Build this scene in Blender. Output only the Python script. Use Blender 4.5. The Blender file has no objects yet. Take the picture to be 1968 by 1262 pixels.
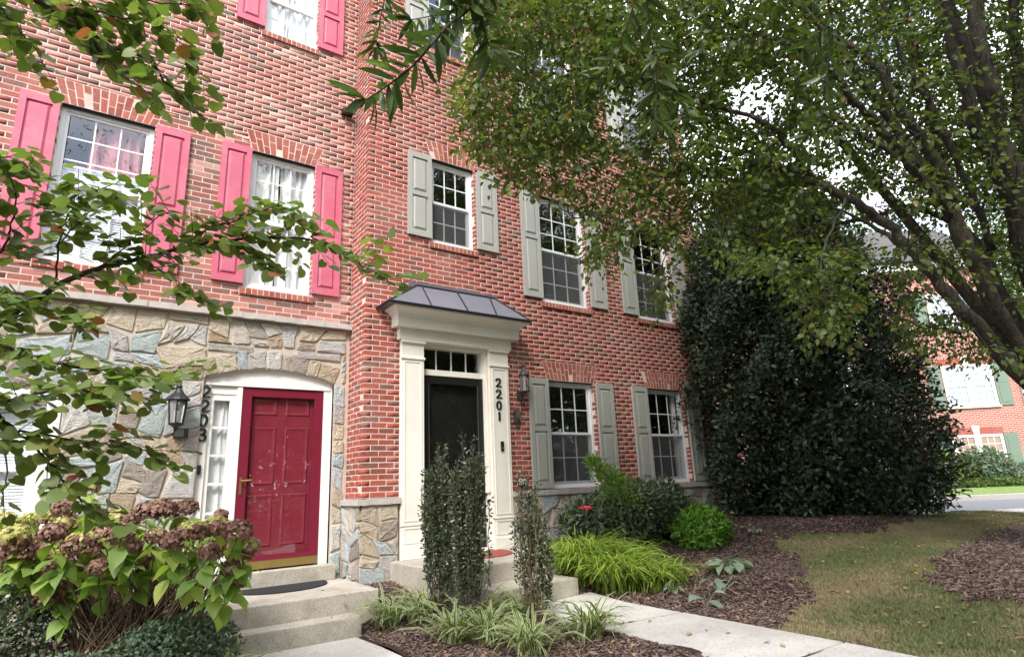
import bpy, bmesh, math, random
import numpy as np
from mathutils import Matrix, Vector

random.seed(7)
rng = np.random.default_rng(11)
sc = bpy.context.scene
COL = sc.collection

# ------------------------------------------------------------------ camera, sky, sun, exposure
FPX, PIT, ROL, YAW, CZ = 1159.775, 0.249761, -0.0411464, 0.6279675, 1.38
def _rot():
    cy, sy = math.cos(YAW), math.sin(YAW)
    f = np.array([sy*math.cos(PIT), cy*math.cos(PIT), math.sin(PIT)])
    rt = np.array([cy, -sy, 0.0]); up = np.cross(rt, f)
    c, s = math.cos(ROL), math.sin(ROL)
    return c*rt + s*up, -s*rt + c*up, f
RT, UP, FW = _rot()
CAM = np.array([0, 0, CZ])
def at(u, v, d):
    """photo pixel + distance along the view axis -> world point"""
    return CAM + d*(FW + RT*(u-984)/FPX - UP*(v-631)/FPX)
def proj(P):
    P = np.asarray(P, float) - CAM
    d = P@FW
    d = np.where(np.abs(d) < 1e-6, 1e-6, d)
    return 984+FPX*(P@RT)/d, 631-FPX*(P@UP)/d, d

cam_d = bpy.data.cameras.new('camera'); cam = bpy.data.objects.new('camera', cam_d); COL.objects.link(cam)
cam_d.sensor_width = 36; cam_d.lens = FPX/1968*36; cam_d.clip_end = 2000; cam_d.clip_start = .05
m = Matrix.Identity(4)
for i in range(3):
    m[i][0], m[i][1], m[i][2], m[i][3] = RT[i], UP[i], -FW[i], CAM[i]
cam.matrix_world = m
sc.camera = cam

SUN_EL, SUN_AZ = math.radians(46), math.radians(222)     # azimuth: direction towards the sun, from +Y clockwise
w = bpy.data.worlds.new('World'); sc.world = w; w.use_nodes = True
nt = w.node_tree; nt.nodes.clear()
wo = nt.nodes.new('ShaderNodeOutputWorld'); bg = nt.nodes.new('ShaderNodeBackground')
sky = nt.nodes.new('ShaderNodeTexSky'); sky.sky_type = 'NISHITA'; sky.sun_disc = False
sky.sun_elevation = SUN_EL; sky.sun_rotation = SUN_AZ; sky.air_density = 1.0; sky.dust_density = 2.2; sky.ozone_density = 1.0
tc = nt.nodes.new('ShaderNodeTexCoord'); nz = nt.nodes.new('ShaderNodeTexNoise'); nz.inputs['Scale'].default_value = 2.6; nz.inputs['Detail'].default_value = 7
mp = nt.nodes.new('ShaderNodeMapping'); mp.inputs['Scale'].default_value = (1, 1, 2.2)
rp = nt.nodes.new('ShaderNodeValToRGB'); rp.color_ramp.elements[0].position = .36; rp.color_ramp.elements[1].position = .56
mx = nt.nodes.new('ShaderNodeMix'); mx.data_type = 'RGBA'
mx.inputs[7].default_value = (9.5, 9.7, 10.2, 1)       # thin bright cloud, in the sky's own units
nt.links.new(tc.outputs['Generated'], mp.inputs[0]); nt.links.new(mp.outputs[0], nz.inputs['Vector'])
nt.links.new(nz.outputs['Fac'], rp.inputs[0]); nt.links.new(rp.outputs[0], mx.inputs[0])
nt.links.new(sky.outputs[0], mx.inputs[6]); nt.links.new(mx.outputs[2], bg.inputs[0]); nt.links.new(bg.outputs[0], wo.inputs[0])
bg.inputs[1].default_value = 0.13
sd = bpy.data.lights.new('sun', 'SUN'); sun = bpy.data.objects.new('sun', sd); COL.objects.link(sun)
sd.energy = 1.5; sd.angle = math.radians(14); sd.color = (1, .95, .88)
sv = Vector((math.sin(SUN_AZ)*math.cos(SUN_EL), math.cos(SUN_AZ)*math.cos(SUN_EL), math.sin(SUN_EL)))
sun.rotation_euler = sv.to_track_quat('Z', 'Y').to_euler(); sun.location = (0, -5, 20)
vs = sc.view_settings; vs.view_transform = 'Standard'; vs.look = 'None'; vs.gamma = 1; vs.use_curve_mapping = False
vs.exposure = 1.55
sc.render.engine = 'CYCLES'
sc.cycles.max_bounces = 8; sc.cycles.transparent_max_bounces = 12

# ------------------------------------------------------------------ materials
MATS = {}
class NT:
    def __init__(s, name):
        s.m = bpy.data.materials.new(name); s.m.use_nodes = True; s.t = s.m.node_tree; s.b = s.t.nodes['Principled BSDF']; s.o = s.t.nodes['Material Output']
        MATS[name] = s.m
    def n(s, typ, **kw):
        x = s.t.nodes.new('ShaderNode'+typ)
        for k, v in kw.items(): setattr(x, k, v)
        return x
    def l(s, a, b): s.t.links.new(a, b)
    def ramp(s, fac, stops, interp='LINEAR'):
        r = s.n('ValToRGB'); e = r.color_ramp.elements; r.color_ramp.interpolation = interp
        while len(e) < len(stops): e.new(.5)
        for i, (p, c) in enumerate(stops): e[i].position = p; e[i].color = (*c, 1)
        s.l(fac, r.inputs[0]); return r.outputs[0]
    def noise(s, scale, detail=4, rough=.55, vec=None, dist=0):
        x = s.n('TexNoise'); x.inputs['Scale'].default_value = scale; x.inputs['Detail'].default_value = detail; x.inputs['Roughness'].default_value = rough; x.inputs['Distortion'].default_value = dist
        if vec is None:
            g = s.n('NewGeometry'); vec = g.outputs['Position']
        s.l(vec, x.inputs['Vector']); return x.outputs['Fac']
    def mix(s, a, b, f, typ='MIX'):
        x = s.n('Mix', data_type='RGBA', blend_type=typ)
        for k, v in ((0, f), (6, a), (7, b)):
            if hasattr(v, 'links'): s.l(v, x.inputs[k])
            else: x.inputs[k].default_value = v if k == 0 else (*v, 1)
        return x.outputs[2]
    def bump(s, h, strength=.4, dist=.01):
        x = s.n('Bump'); x.inputs['Strength'].default_value = strength; x.inputs['Distance'].default_value = dist
        s.l(h, x.inputs['Height']); s.l(x.outputs[0], s.b.inputs['Normal']); return x
    def rand(s, kind):
        if kind == 'object': return s.n('ObjectInfo').outputs['Random']
        return s.n('NewGeometry').outputs['Random Per Island']
    def base(s, c):
        if hasattr(c, 'links'): s.l(c, s.b.inputs['Base Color'])
        else: s.b.inputs['Base Color'].default_value = (*c, 1)
    def set(s, **kw):
        for k, v in kw.items(): s.b.inputs[k.replace('_', ' ')].default_value = v

def plain(name, col, rough=.5, var=.12, scale=6, metal=0, bump=0, spec=.5, dirt=None):
    t = NT(name); n = t.noise(scale, 5)
    c = t.mix(tuple(x*(1-var) for x in col), tuple(min(1, x*(1+var)) for x in col), n)
    if dirt:
        d = t.ramp(t.noise(dirt[0], 6, .7), [(.45, (0, 0, 0)), (.75, (1, 1, 1))]); x = t.n('Math', operation='MULTIPLY'); x.inputs[1].default_value = dirt[1]
        t.l(d, x.inputs[0]); c = t.mix(c, dirt[2], x.outputs[0])
    t.base(c); t.set(Roughness=rough, Metallic=metal, Specular_IOR_Level=spec)
    if bump: t.bump(t.noise(scale*12, 4), bump, .004)
    return t.m

def brick_mat(name, kind, stops):
    t = NT(name); r = t.rand(kind)
    c = t.ramp(r, stops)
    n = t.noise(38, 5, .7)
    c = t.mix(c, (.50, .26, .20), t.ramp(n, [(.5, (0, 0, 0)), (.72, (.42, .42, .42))]))
    c = t.mix(c, (.09, .05, .045), t.ramp(t.noise(22, 4), [(.58, (0, 0, 0)), (.8, (.4, .4, .4))]))
    c = t.mix(c, (.17, .075, .06), t.ramp(t.noise(.7, 5, .65), [(.5, (0, 0, 0)), (.75, (.45, .45, .45))]))
    # pale lime bloom and weathering in broad patches
    c = t.mix(c, (.56, .40, .35), t.ramp(t.noise(1.3, 6, .7), [(.5, (0, 0, 0)), (.78, (.38, .38, .38))]))
    t.base(c); t.set(Roughness=.9, Specular_IOR_Level=.25); t.bump(t.noise(140, 4, .7), .5, .004)
    return t.m
RED = [(0, (.17, .082, .064)), (.10, (.20, .078, .060)), (.2, (.25, .060, .046)), (.5, (.32, .072, .052)), (.8, (.37, .092, .063)), (1, (.28, .060, .050))]
MIXD = [(0, (.16, .11, .10)), (.12, (.21, .118, .10)), (.26, (.26, .10, .082)), (.55, (.36, .125, .098)), (.8, (.43, .175, .14)), (1, (.54, .32, .27))]
for nm, st in (('brick_red', RED), ('brick_mixed', MIXD)):
    brick_mat(nm, 'object', st); brick_mat(nm+'_joined', 'island', st)
ARCH = [(0, (.27, .075, .055)), (.5, (.35, .095, .07)), (1, (.42, .14, .10))]
brick_mat('brick_arch', 'object', ARCH)
t = NT('mortar'); t.base(t.ramp(t.noise(2.2, 8, .75), [(.3, (.50, .39, .34)), (.5, (.66, .54, .48)), (.75, (.74, .63, .57))])); t.set(Roughness=.95); t.bump(t.noise(160, 3), .6, .004)
t = NT('stone_mortar'); t.base(t.ramp(t.noise(12, 6, .7), [(.3, (.44, .37, .30)), (.7, (.58, .50, .42))])); t.set(Roughness=.95); t.bump(t.noise(120, 4), .7, .006)

t = NT('stone'); r = t.rand('object')
base = t.ramp(r, [(0, (.40, .47, .50)), (.1, (.54, .60, .62)), (.2, (.44, .50, .49)), (.31, (.50, .54, .50)), (.36, (.58, .49, .37)), (.48, (.64, .55, .43)), (.58, (.50, .40, .29)), (.66, (.33, .28, .25)), (.74, (.48, .43, .38)), (.84, (.55, .54, .53)), (.93, (.66, .63, .58)), (1, (.45, .32, .20))])
tcn = t.n('TexCoord'); mpn = t.n('Mapping'); mpn.inputs['Scale'].default_value = (1, 1, 2.6); t.l(tcn.outputs['Object'], mpn.inputs[0])
mpn.inputs['Rotation'].default_value = (0, .35, 0)
gpos = t.n('NewGeometry'); add = t.n('VectorMath', operation='ADD'); t.l(mpn.outputs[0], add.inputs[0]); t.l(gpos.outputs['Position'], add.inputs[1])
n1 = t.noise(9, 8, .65, vec=add.outputs[0], dist=.8)
c = t.mix(base, (.18, .15, .13), t.ramp(n1, [(.28, (.7, .7, .7)), (.45, (0, 0, 0))]))
c = t.mix(c, (.74, .71, .66), t.ramp(n1, [(.56, (0, 0, 0)), (.75, (.6, .6, .6))]))
c = t.mix(c, (.44, .27, .11), t.ramp(t.noise(4.5, 5, .6), [(.6, (0, 0, 0)), (.78, (.4, .4, .4))]))
t.base(c); t.set(Roughness=.85, Specular_IOR_Level=.3)
hb = t.noise(13, 9, .68, vec=add.outputs[0], dist=1.2); t.bump(hb, 1.0, .04)

plain('cap_stone', (.46, .42, .39), .9, .25, 14, bump=.8)
plain('trim_white', (.80, .79, .76), .45, .04, 3, dirt=(3.0, .22, (.58, .54, .48)))
plain('trim_cream', (.80, .77, .70), .5, .05, 3, dirt=(2.6, .3, (.50, .46, .38)))
plain('vinyl_white', (.80, .81, .83), .35, .03, 3)
plain('shutter_pink', (.54, .115, .185), .55, .14, 2.2, dirt=(4, .4, (.64, .30, .36)))
plain('shutter_sage', (.39, .39, .36), .5, .06, 2.5, dirt=(5, .3, (.30, .30, .26)))
plain('shutter_green', (.16, .22, .17), .5, .06, 2.5)
plain('door_maroon', (.25, .024, .045), .35, .12, 2, dirt=(6, .25, (.42, .10, .12)))
plain('storm_maroon', (.17, .012, .032), .35, .12, 2)
plain('door_black', (.012, .012, .012), .3, .2, 5)
plain('black_metal', (.014, .014, .015), .4, .3, 20)
plain('bronze_metal', (.045, .038, .032), .45, .3, 20)
plain('brass', (.55, .40, .16), .35, .15, 12, metal=.9)
plain('steel', (.5, .5, .5), .3, .1, 12, metal=.9)
plain('roof_metal', (.19, .19, .235), .3, .15, 4, metal=.3, dirt=(7, .25, (.12, .12, .13)))
plain('roof_trim', (.012, .012, .016), .4, .2, 4)
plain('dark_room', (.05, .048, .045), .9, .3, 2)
plain('curtain_white', (.84, .84, .85), .85, .06, 4)
plain('curtain_rose', (.50, .20, .20), .85, .35, 9)
plain('blind_white', (.84, .86, .90), .6, .04, 4)
plain('far_blind', (.36, .42, .52), .6, .08, 6)
plain('far_curtain', (.34, .20, .13), .8, .5, 2.5)
plain('shingle', (.07, .065, .06), .9, .3, 30)
plain('asphalt', (.19, .195, .215), .9, .15, 9, bump=.4)
plain('kerb_concrete', (.52, .49, .46), .9, .12, 9, bump=.4)
plain('mat_black', (.016, .017, .021), .95, .4, 60, bump=1.0)
plain('mat_red', (.30, .07, .05), .95, .3, 60, bump=1.0)
plain('soil', (.10, .085, .05), .95, .35, 7, bump=.8)
plain('flower_red', (.55, .02, .03), .5, .2, 30)
t = NT('concrete'); a = t.ramp(t.noise(2.2, 8, .7), [(.3, (.36, .33, .28)), (.55, (.50, .46, .41)), (.75, (.58, .54, .49))])
a = t.mix(a, (.20, .17, .12), t.ramp(t.noise(60, 4, .7), [(.48, (0, 0, 0)), (.66, (.6, .6, .6))]))
a = t.mix(a, (.62, .57, .50), t.ramp(t.noise(75, 3, .6), [(.58, (0, 0, 0)), (.7, (.5, .5, .5))]))
a = t.mix(a, (.24, .22, .16), t.ramp(t.noise(3.2, 8, .75), [(.48, (0, 0, 0)), (.75, (.7, .7, .7))]))
t.base(a); t.set(Roughness=.92, Specular_IOR_Level=.3); t.bump(t.noise(150, 4, .7), .6, .005)
t = NT('walk_concrete'); a = t.ramp(t.noise(1.6, 8, .7), [(.3, (.48, .46, .43)), (.55, (.60, .58, .55)), (.75, (.68, .66, .63))])
a = t.mix(a, (.22, .21, .19), t.ramp(t.noise(55, 4, .7), [(.5, (0, 0, 0)), (.68, (.55, .55, .55))]))
a = t.mix(a, (.25, .24, .21), t.ramp(t.noise(3, 8, .8), [(.5, (0, 0, 0)), (.78, (.6, .6, .6))]))
t.base(a); t.set(Roughness=.93, Specular_IOR_Level=.3); t.bump(t.noise(130, 4, .7), .7, .006)
t = NT('mulch_soil'); t.base(t.ramp(t.noise(30, 6, .7), [(.3, (.022, .014, .011)), (.55, (.07, .042, .034)), (.8, (.15, .095, .08))])); t.set(Roughness=.95); t.bump(t.noise(60, 6, .8), 1, .03)
t = NT('mulch_chip'); t.base(t.ramp(t.rand('island'), [(0, (.04, .025, .021)), (.4, (.125, .08, .068)), (.8, (.23, .155, .13)), (.96, (.31, .22, .18)), (1, (.34, .22, .13))])); t.set(Roughness=.9)
t = NT('lawn_soil'); g = t.ramp(t.noise(1.1, 5, .6), [(.40, (.19, .16, .09)), (.58, (.10, .12, .045))]); t.base(t.mix(g, (.07, .055, .035), t.ramp(t.noise(45, 5, .7), [(.5, (0, 0, 0)), (.7, (.6, .6, .6))]))); t.set(Roughness=.95); t.bump(t.noise(70, 5, .8), 1, .025)
t = NT('grass_blade'); g = t.ramp(t.noise(1.1, 5, .6), [(.40, (.30, .25, .13)), (.58, (.13, .17, .055))]); g2 = t.mix(g, (.32, .27, .15), t.ramp(t.rand('island'), [(.55, (0, 0, 0)), (.95, (.7, .7, .7))])); t.base(g2); t.set(Roughness=.7)
t = NT('far_grass'); t.base(t.ramp(t.noise(2.5, 6, .7), [(.3, (.13, .22, .045)), (.7, (.24, .33, .09))])); t.set(Roughness=.95); t.bump(t.noise(50, 4, .8), 1, .03)
t = NT('bark'); tcn = t.n('TexCoord'); mpn = t.n('Mapping'); mpn.inputs['Scale'].default_value = (7, 7, 1.6); t.l(tcn.outputs['Object'], mpn.inputs[0])
nb = t.noise(3.5, 8, .7, vec=mpn.outputs[0], dist=.6); t.base(t.ramp(nb, [(.3, (.02, .016, .013)), (.5, (.065, .054, .043)), (.72, (.15, .13, .105))])); t.set(Roughness=.95); t.bump(nb, 1, .03)
plain('twig', (.045, .034, .028), .9, .4, 30)
plain('stem_brown', (.15, .095, .065), .9, .5, 14)
plain('stem_dark', (.06, .045, .035), .9, .5, 14)
t = NT('far_brick'); tcn = t.n('TexCoord'); bt = t.n('TexBrick'); t.l(tcn.outputs['UV'], bt.inputs['Vector'])
bt.inputs['Color1'].default_value = (.40, .13, .10, 1); bt.inputs['Color2'].default_value = (.30, .085, .07, 1); bt.inputs['Mortar'].default_value = (.62, .50, .45, 1)
bt.inputs['Scale'].default_value = 1; bt.inputs['Mortar Size'].default_value = .008; bt.inputs['Brick Width'].default_value = .203; bt.inputs['Row Height'].default_value = .0677; bt.inputs['Bias'].default_value = -.2
t.l(bt.outputs[0], t.b.inputs['Base Color']); t.set(Roughness=.9)

t = NT('glass'); t.t.nodes.remove(t.b)
tr = t.n('BsdfTransparent'); tr.inputs[0].default_value = (.94, .955, .96, 1); gl = t.n('BsdfGlossy'); gl.inputs['Roughness'].default_value = .012; gl.inputs[0].default_value = (.95, .97, 1, 1)
fr = t.n('LayerWeight'); fr.inputs[0].default_value = .5; pw = t.n('Math', operation='POWER'); pw.inputs[1].default_value = 5; t.l(fr.outputs['Facing'], pw.inputs[0]); ma = t.n('Math', operation='MULTIPLY_ADD'); ma.inputs[1].default_value = .85; ma.inputs[2].default_value = .12; ma.use_clamp = True
wn = t.n('Bump'); wn.inputs['Strength'].default_value = .06; wn.inputs['Distance'].default_value = .02; t.l(t.noise(2.2, 2), wn.inputs['Height']); t.l(wn.outputs[0], gl.inputs['Normal'])
ms = t.n('MixShader'); t.l(pw.outputs[0], ma.inputs[0]); t.l(ma.outputs[0], ms.inputs[0]); t.l(tr.outputs[0], ms.inputs[1]); t.l(gl.outputs[0], ms.inputs[2]); t.l(ms.outputs[0], t.o.inputs[0])
t = NT('lamp_glass'); t.base((.7, .7, .68)); t.set(Roughness=.15, Transmission_Weight=.75)

t = NT('insect_screen'); t.t.nodes.remove(t.b); tr = t.n('BsdfTransparent'); df = t.n('BsdfDiffuse'); df.inputs[0].default_value = (.13, .13, .14, 1); ms = t.n('MixShader'); ms.inputs[0].default_value = .42; t.l(tr.outputs[0], ms.inputs[1]); t.l(df.outputs[0], ms.inputs[2]); t.l(ms.outputs[0], t.o.inputs[0])
def leaf_mat(name, kind, stops, transl=.4, rough=.45, spec=.4, tcol=(1.5, 1.7, .7), vein=False, stripe=None):
    t = NT(name); c = t.ramp(t.rand(kind), stops)
    c = t.mix(c, (.30, .24, .05), t.ramp(t.noise(25, 3), [(.62, (0, 0, 0)), (.85, (.35, .35, .35))]))
    if stripe:
        uvn = t.n('TexCoord'); sx = t.n('SeparateXYZ'); t.l(uvn.outputs['UV'], sx.inputs[0])
        c = t.mix(c, stripe, t.ramp(sx.outputs[0], [(.10, (1, 1, 1)), (.22, (0, 0, 0)), (.78, (0, 0, 0)), (.90, (1, 1, 1))]))
    t.base(c); t.set(Roughness=rough, Specular_IOR_Level=spec)
    tb = t.n('BsdfTranslucent'); t.l(t.mix(c, tcol, 1.0, 'MULTIPLY'), tb.inputs[0])
    ms = t.n('MixShader'); ms.inputs[0].default_value = transl
    t.l(t.b.outputs[0], ms.inputs[1]); t.l(tb.outputs[0], ms.inputs[2]); t.l(ms.outputs[0], t.o.inputs[0])
    return t.m
GRN = [(0, (.055, .085, .02)), (.5, (.085, .13, .028)), (.85, (.13, .17, .035)), (.97, (.20, .19, .04)), (1, (.30, .12, .04))]
leaf_mat('leaf_redbud', 'object', [(0, (.085, .125, .032)), (.4, (.115, .17, .045)), (.75, (.16, .22, .065)), (.95, (.22, .25, .07)), (.975, (.28, .12, .05)), (1, (.22, .07, .05))], .38)
leaf_mat('leaf_redbud_joined', 'island', [(0, (.085, .125, .032)), (.4, (.115, .17, .045)), (.75, (.16, .22, .065)), (.95, (.22, .25, .07)), (.975, (.28, .12, .05)), (1, (.22, .07, .05))], .38)
leaf_mat('leaf_oak', 'object', [(0, (.035, .06, .022)), (.6, (.055, .09, .028)), (1, (.10, .15, .035))], .35, .35, .5)
leaf_mat('leaf_oak_joined', 'island', [(0, (.035, .06, .022)), (.6, (.055, .09, .028)), (1, (.10, .15, .035))], .35, .35, .5)
leaf_mat('leaf_tree', 'island', [(0, (.055, .085, .024)), (.5, (.09, .13, .032)), (.85, (.14, .18, .045)), (.985, (.20, .20, .055)), (1, (.32, .19, .08))], .42)
leaf_mat('leaf_holly', 'island', [(0, (.02, .036, .019)), (.5, (.04, .064, .032)), (.9, (.075, .105, .052)), (1, (.12, .14, .06))], .1, .42, .4)
leaf_mat('leaf_pencil', 'island', [(0, (.035, .05, .026)), (.6, (.06, .085, .042)), (1, (.11, .14, .07))], .12, .35, .5)
leaf_mat('leaf_hydrangea', 'object', [(0, (.15, .24, .06)), (.5, (.23, .35, .085)), (1, (.42, .48, .12))], .4, .5)
leaf_mat('leaf_hosta', 'object', [(0, (.20, .27, .19)), (.6, (.27, .34, .25)), (1, (.36, .40, .27))], .25, .5, .4, stripe=None)
leaf_mat('leaf_liriope', 'island', [(0, (.06, .12, .03)), (.6, (.11, .19, .045)), (.94, (.20, .27, .08)), (1, (.33, .24, .13))], .3, .45, .4, stripe=(.62, .60, .42))
leaf_mat('leaf_hakone', 'island', [(0, (.10, .17, .03)), (.35, (.21, .31, .055)), (.7, (.32, .42, .08)), (.95, (.45, .52, .13)), (1, (.36, .27, .13))], .4, .5)
leaf_mat('leaf_globe', 'island', [(0, (.07, .17, .02)), (.6, (.13, .28, .03)), (1, (.24, .36, .06))], .3, .5)
leaf_mat('leaf_azalea', 'island', [(0, (.06, .085, .05)), (.6, (.115, .15, .09)), (1, (.21, .25, .15))], .2, .45)
leaf_mat('leaf_spike', 'island', [(0, (.10, .19, .035)), (.6, (.16, .27, .05)), (1, (.26, .36, .09))], .3, .5)
leaf_mat('leaf_bluegreen', 'island', [(0, (.055, .10, .06)), (.6, (.10, .155, .095)), (1, (.19, .25, .155))], .2, .45)
leaf_mat('leaf_far', 'island', [(0, (.05, .085, .022)), (.6, (.09, .135, .035)), (1, (.16, .20, .05))], .35)
leaf_mat('petal_brown', 'island', [(0, (.13, .07, .055)), (.5, (.25, .14, .11)), (.9, (.36, .23, .18)), (1, (.45, .33, .22))], .25, .8, .2, tcol=(1.2, .9, .8))
leaf_mat('petal_green', 'island', [(0, (.34, .34, .11)), (.5, (.50, .48, .19)), (.9, (.60, .56, .30)), (1, (.30, .16, .10))], .35, .7, .2)

# ------------------------------------------------------------------ mesh helpers
def link(name, me, mat, parent=None):
    o = bpy.data.objects.new(name, me); COL.objects.link(o)
    if mat and not me.materials: me.materials.append(MATS[mat])
    if parent is not None:
        o.parent = parent
        if parent.get('_root'): o.matrix_parent_inverse = Matrix.Translation(-Vector(parent['_root']))
    return o
def tag(o, label=None, cat=None, group=None, kind=None):
    if label: o['label'] = label
    if cat: o['category'] = cat
    if group: o['group'] = group
    if kind: o['kind'] = kind
    return o
ROOTS = []
def thing(name, loc, label, cat, group=None):
    o = bpy.data.objects.new(name, None); COL.objects.link(o); o.location = loc; o['_root'] = list(loc); o.empty_display_size = .2
    ROOTS.append(o)
    return tag(o, label, cat, group)
def mesh(name, V, F, smooth=False):
    me = bpy.data.meshes.new(name); me.from_pydata([tuple(v) for v in V], [], F); me.update()
    if smooth: me.polygons.foreach_set('use_smooth', [True]*len(me.polygons))
    return me
def bulk(name, V, F, uv=None, smooth=False):
    """V (n,3), F (m,k) all faces k-gons"""
    V = np.asarray(V, np.float32); F = np.asarray(F, np.int32)
    me = bpy.data.meshes.new(name); m_, k = F.shape
    me.vertices.add(len(V)); me.vertices.foreach_set('co', V.ravel())
    me.loops.add(m_*k); me.loops.foreach_set('vertex_index', F.ravel())
    me.polygons.add(m_); me.polygons.foreach_set('loop_start', np.arange(0, m_*k, k, dtype=np.int32)); me.polygons.foreach_set('loop_total', np.full(m_, k, np.int32))
    if smooth: me.polygons.foreach_set('use_smooth', np.ones(m_, bool))
    if uv is not None:
        l = me.uv_layers.new(name='UVMap'); l.data.foreach_set('uv', np.asarray(uv, np.float32)[F.ravel()].ravel())
    me.update(); me.validate(); return me
class MB:
    def __init__(s): s.V = []; s.F = []
    def add(s, V, F):
        n = len(s.V); s.V += [tuple(v) for v in V]; s.F += [tuple(i+n for i in f) for f in F]; return s
    def box(s, x0, x1, y0, y1, z0, z1):
        return s.add([(x0, y0, z0), (x1, y0, z0), (x1, y1, z0), (x0, y1, z0), (x0, y0, z1), (x1, y0, z1), (x1, y1, z1), (x0, y1, z1)],
                     [(0, 1, 5, 4), (1, 2, 6, 5), (2, 3, 7, 6), (3, 0, 4, 7), (4, 5, 6, 7), (3, 2, 1, 0)])
    def quad(s, *p): return s.add(p, [(0, 1, 2, 3)])
    def prism(s, poly, y0, y1):
        """poly in (x,z), ccw seen from -y; extruded y0 (front) to y1"""
        n = len(poly)
        return s.add([(x, y0, z) for x, z in poly]+[(x, y1, z) for x, z in poly], [tuple(range(n)), tuple(range(2*n-1, n-1, -1))]+[(i, i+n, (i+1) % n+n, (i+1) % n) for i in range(n)])
    def tube(s, pts, rad, n=8, cap=True):
        pts = [Vector(p) for p in pts]; rad = rad if hasattr(rad, '__len__') else [rad]*len(pts)
        b = len(s.V); ref = None
        for i, p in enumerate(pts):
            d = (pts[min(i+1, len(pts)-1)]-pts[max(i-1, 0)]).normalized()
            if ref is None: ref = d.orthogonal().normalized()
            ref = (ref-d*ref.dot(d)).normalized(); q = d.cross(ref)
            for k in range(n):
                a = 2*math.pi*k/n; s.V.append(tuple(p+(ref*math.cos(a)+q*math.sin(a))*rad[i]))
        for i in range(len(pts)-1):
            for k in range(n):
                k2 = (k+1) % n; s.F.append((b+i*n+k, b+i*n+k2, b+(i+1)*n+k2, b+(i+1)*n+k))
        if cap:
            s.F.append(tuple(b+n-1-k for k in range(n))); s.F.append(tuple(b+(len(pts)-1)*n+k for k in range(n)))
        return s
    def lathe(s, prof, c, n=12):
        b = len(s.V)
        for r, z in prof:
            for k in range(n):
                a = 2*math.pi*k/n; s.V.append((c[0]+r*math.cos(a), c[1]+r*math.sin(a), c[2]+z))
        for i in range(len(prof)-1):
            for k in range(n):
                k2 = (k+1) % n; s.F.append((b+i*n+k, b+i*n+k2, b+(i+1)*n+k2, b+(i+1)*n+k))
        return s
    def build(s, name, mat, parent=None, smooth=False, bevel=0):
        me = mesh(name, s.V, s.F, smooth)
        if bevel:
            bm = bmesh.new(); bm.from_mesh(me); bmesh.ops.bevel(bm, geom=bm.edges[:], offset=bevel, segments=2, affect='EDGES', profile=.6); bm.to_mesh(me); bm.free()
        return link(name, me, mat, parent)

# bulk tubes for twigs: segments p0->p1 with radii, 4-sided
def seg_tubes(P0, P1, r0, r1, n=4):
    P0, P1 = np.asarray(P0, float), np.asarray(P1, float); N = len(P0)
    d = P1-P0; L = np.linalg.norm(d, axis=1, keepdims=True); d = d/np.maximum(L, 1e-9)
    ref = np.where(np.abs(d[:, 2:3]) < .9, np.array([[0, 0, 1.]]), np.array([[1., 0, 0]]))
    a = np.cross(d, ref); a /= np.linalg.norm(a, axis=1, keepdims=True); b = np.cross(d, a)
    ang = np.arange(n)*2*np.pi/n
    ring = np.cos(ang)[None, :, None]*a[:, None]+np.sin(ang)[None, :, None]*b[:, None]
    r0 = np.broadcast_to(np.asarray(r0, float), (N,)); r1 = np.broadcast_to(np.asarray(r1, float), (N,))
    V = np.concatenate([P0[:, None]+ring*r0[:, None, None], P1[:, None]+ring*r1[:, None, None]], 1).reshape(-1, 3)
    k = np.arange(n); k2 = (k+1) % n
    f = np.stack([k, k2, k2+n, k+n], 1)
    F = (np.arange(N)[:, None, None]*2*n+f[None]).reshape(-1, 4)
    return V, F

# leaf templates: (verts, faces) lying in the xy plane, stem at origin, tip on +x, upper side +z
def leaf_tpl(prof, fold=.12, droop=.15):
    """prof list of (x, halfwidth); midrib + two edges"""
    V = []; n = len(prof)
    for x, hw in prof: V.append((x, 0, -droop*x*x))
    for x, hw in prof[1:-1]: V.append((x, hw, -droop*x*x+fold*hw))
    for x, hw in prof[1:-1]: V.append((x, -hw, -droop*x*x+fold*hw))
    F = []; m_ = n-2; Lf = lambda i: n+i-1; Rt = lambda i: n+m_+i-1
    F3 = [(0, 1, Lf(1)), (1, 0, Rt(1))]
    for i in range(1, n-2): F3 += [(i, i+1, Lf(i+1)), (i, Lf(i+1), Lf(i)), (i, Rt(i+1), i+1), (i, Rt(i), Rt(i+1))]
    F3 += [(n-2, n-1, Lf(n-2)), (n-2, Rt(n-2), n-1)]
    return np.array(V, float), np.array(F3, int)
T_OVATE = leaf_tpl([(0, 0), (.32, .30), (.66, .24), (1, 0)], .2, .2)
T_DIAM = (np.array([(0, 0, 0), (.45, .28, .06), (1, 0, -.12), (.45, -.28, .06)]), np.array([(0, 2, 1), (0, 3, 2)]))
T_LANCE = leaf_tpl([(0, 0), (.25, .09), (.6, .085), (1, 0)], .15, .15)
def heart():
    o = [(0, 0), (-.09, .12), (-.12, .28), (-.02, .43), (.20, .52), (.45, .50), (.68, .36), (.86, .16), (.97, 0)]
    V = [(x, y, .10*y-.14*x*x) for x, y in o]+[(x, -y, .10*y-.14*x*x) for x, y in o[1:-1]]
    V += [(.3, 0, -.02), (.6, 0, -.06)]; n = len(o); c1, c2 = len(V)-2, len(V)-1
    R = lambda i: i if i in (0, n-1) else n+i-1
    F = []
    for i in range(0, 5): F += [(i+1, i, c1), (R(i), R(i+1), c1)]
    for i in range(5, n-1): F += [(i+1, i, c2), (R(i), R(i+1), c2)]
    F += [(5, c1, c2), (R(5), c2, c1)]
    return np.array(V, float), np.array([f[::-1] for f in F], int)
T_HEART = heart()
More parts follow.
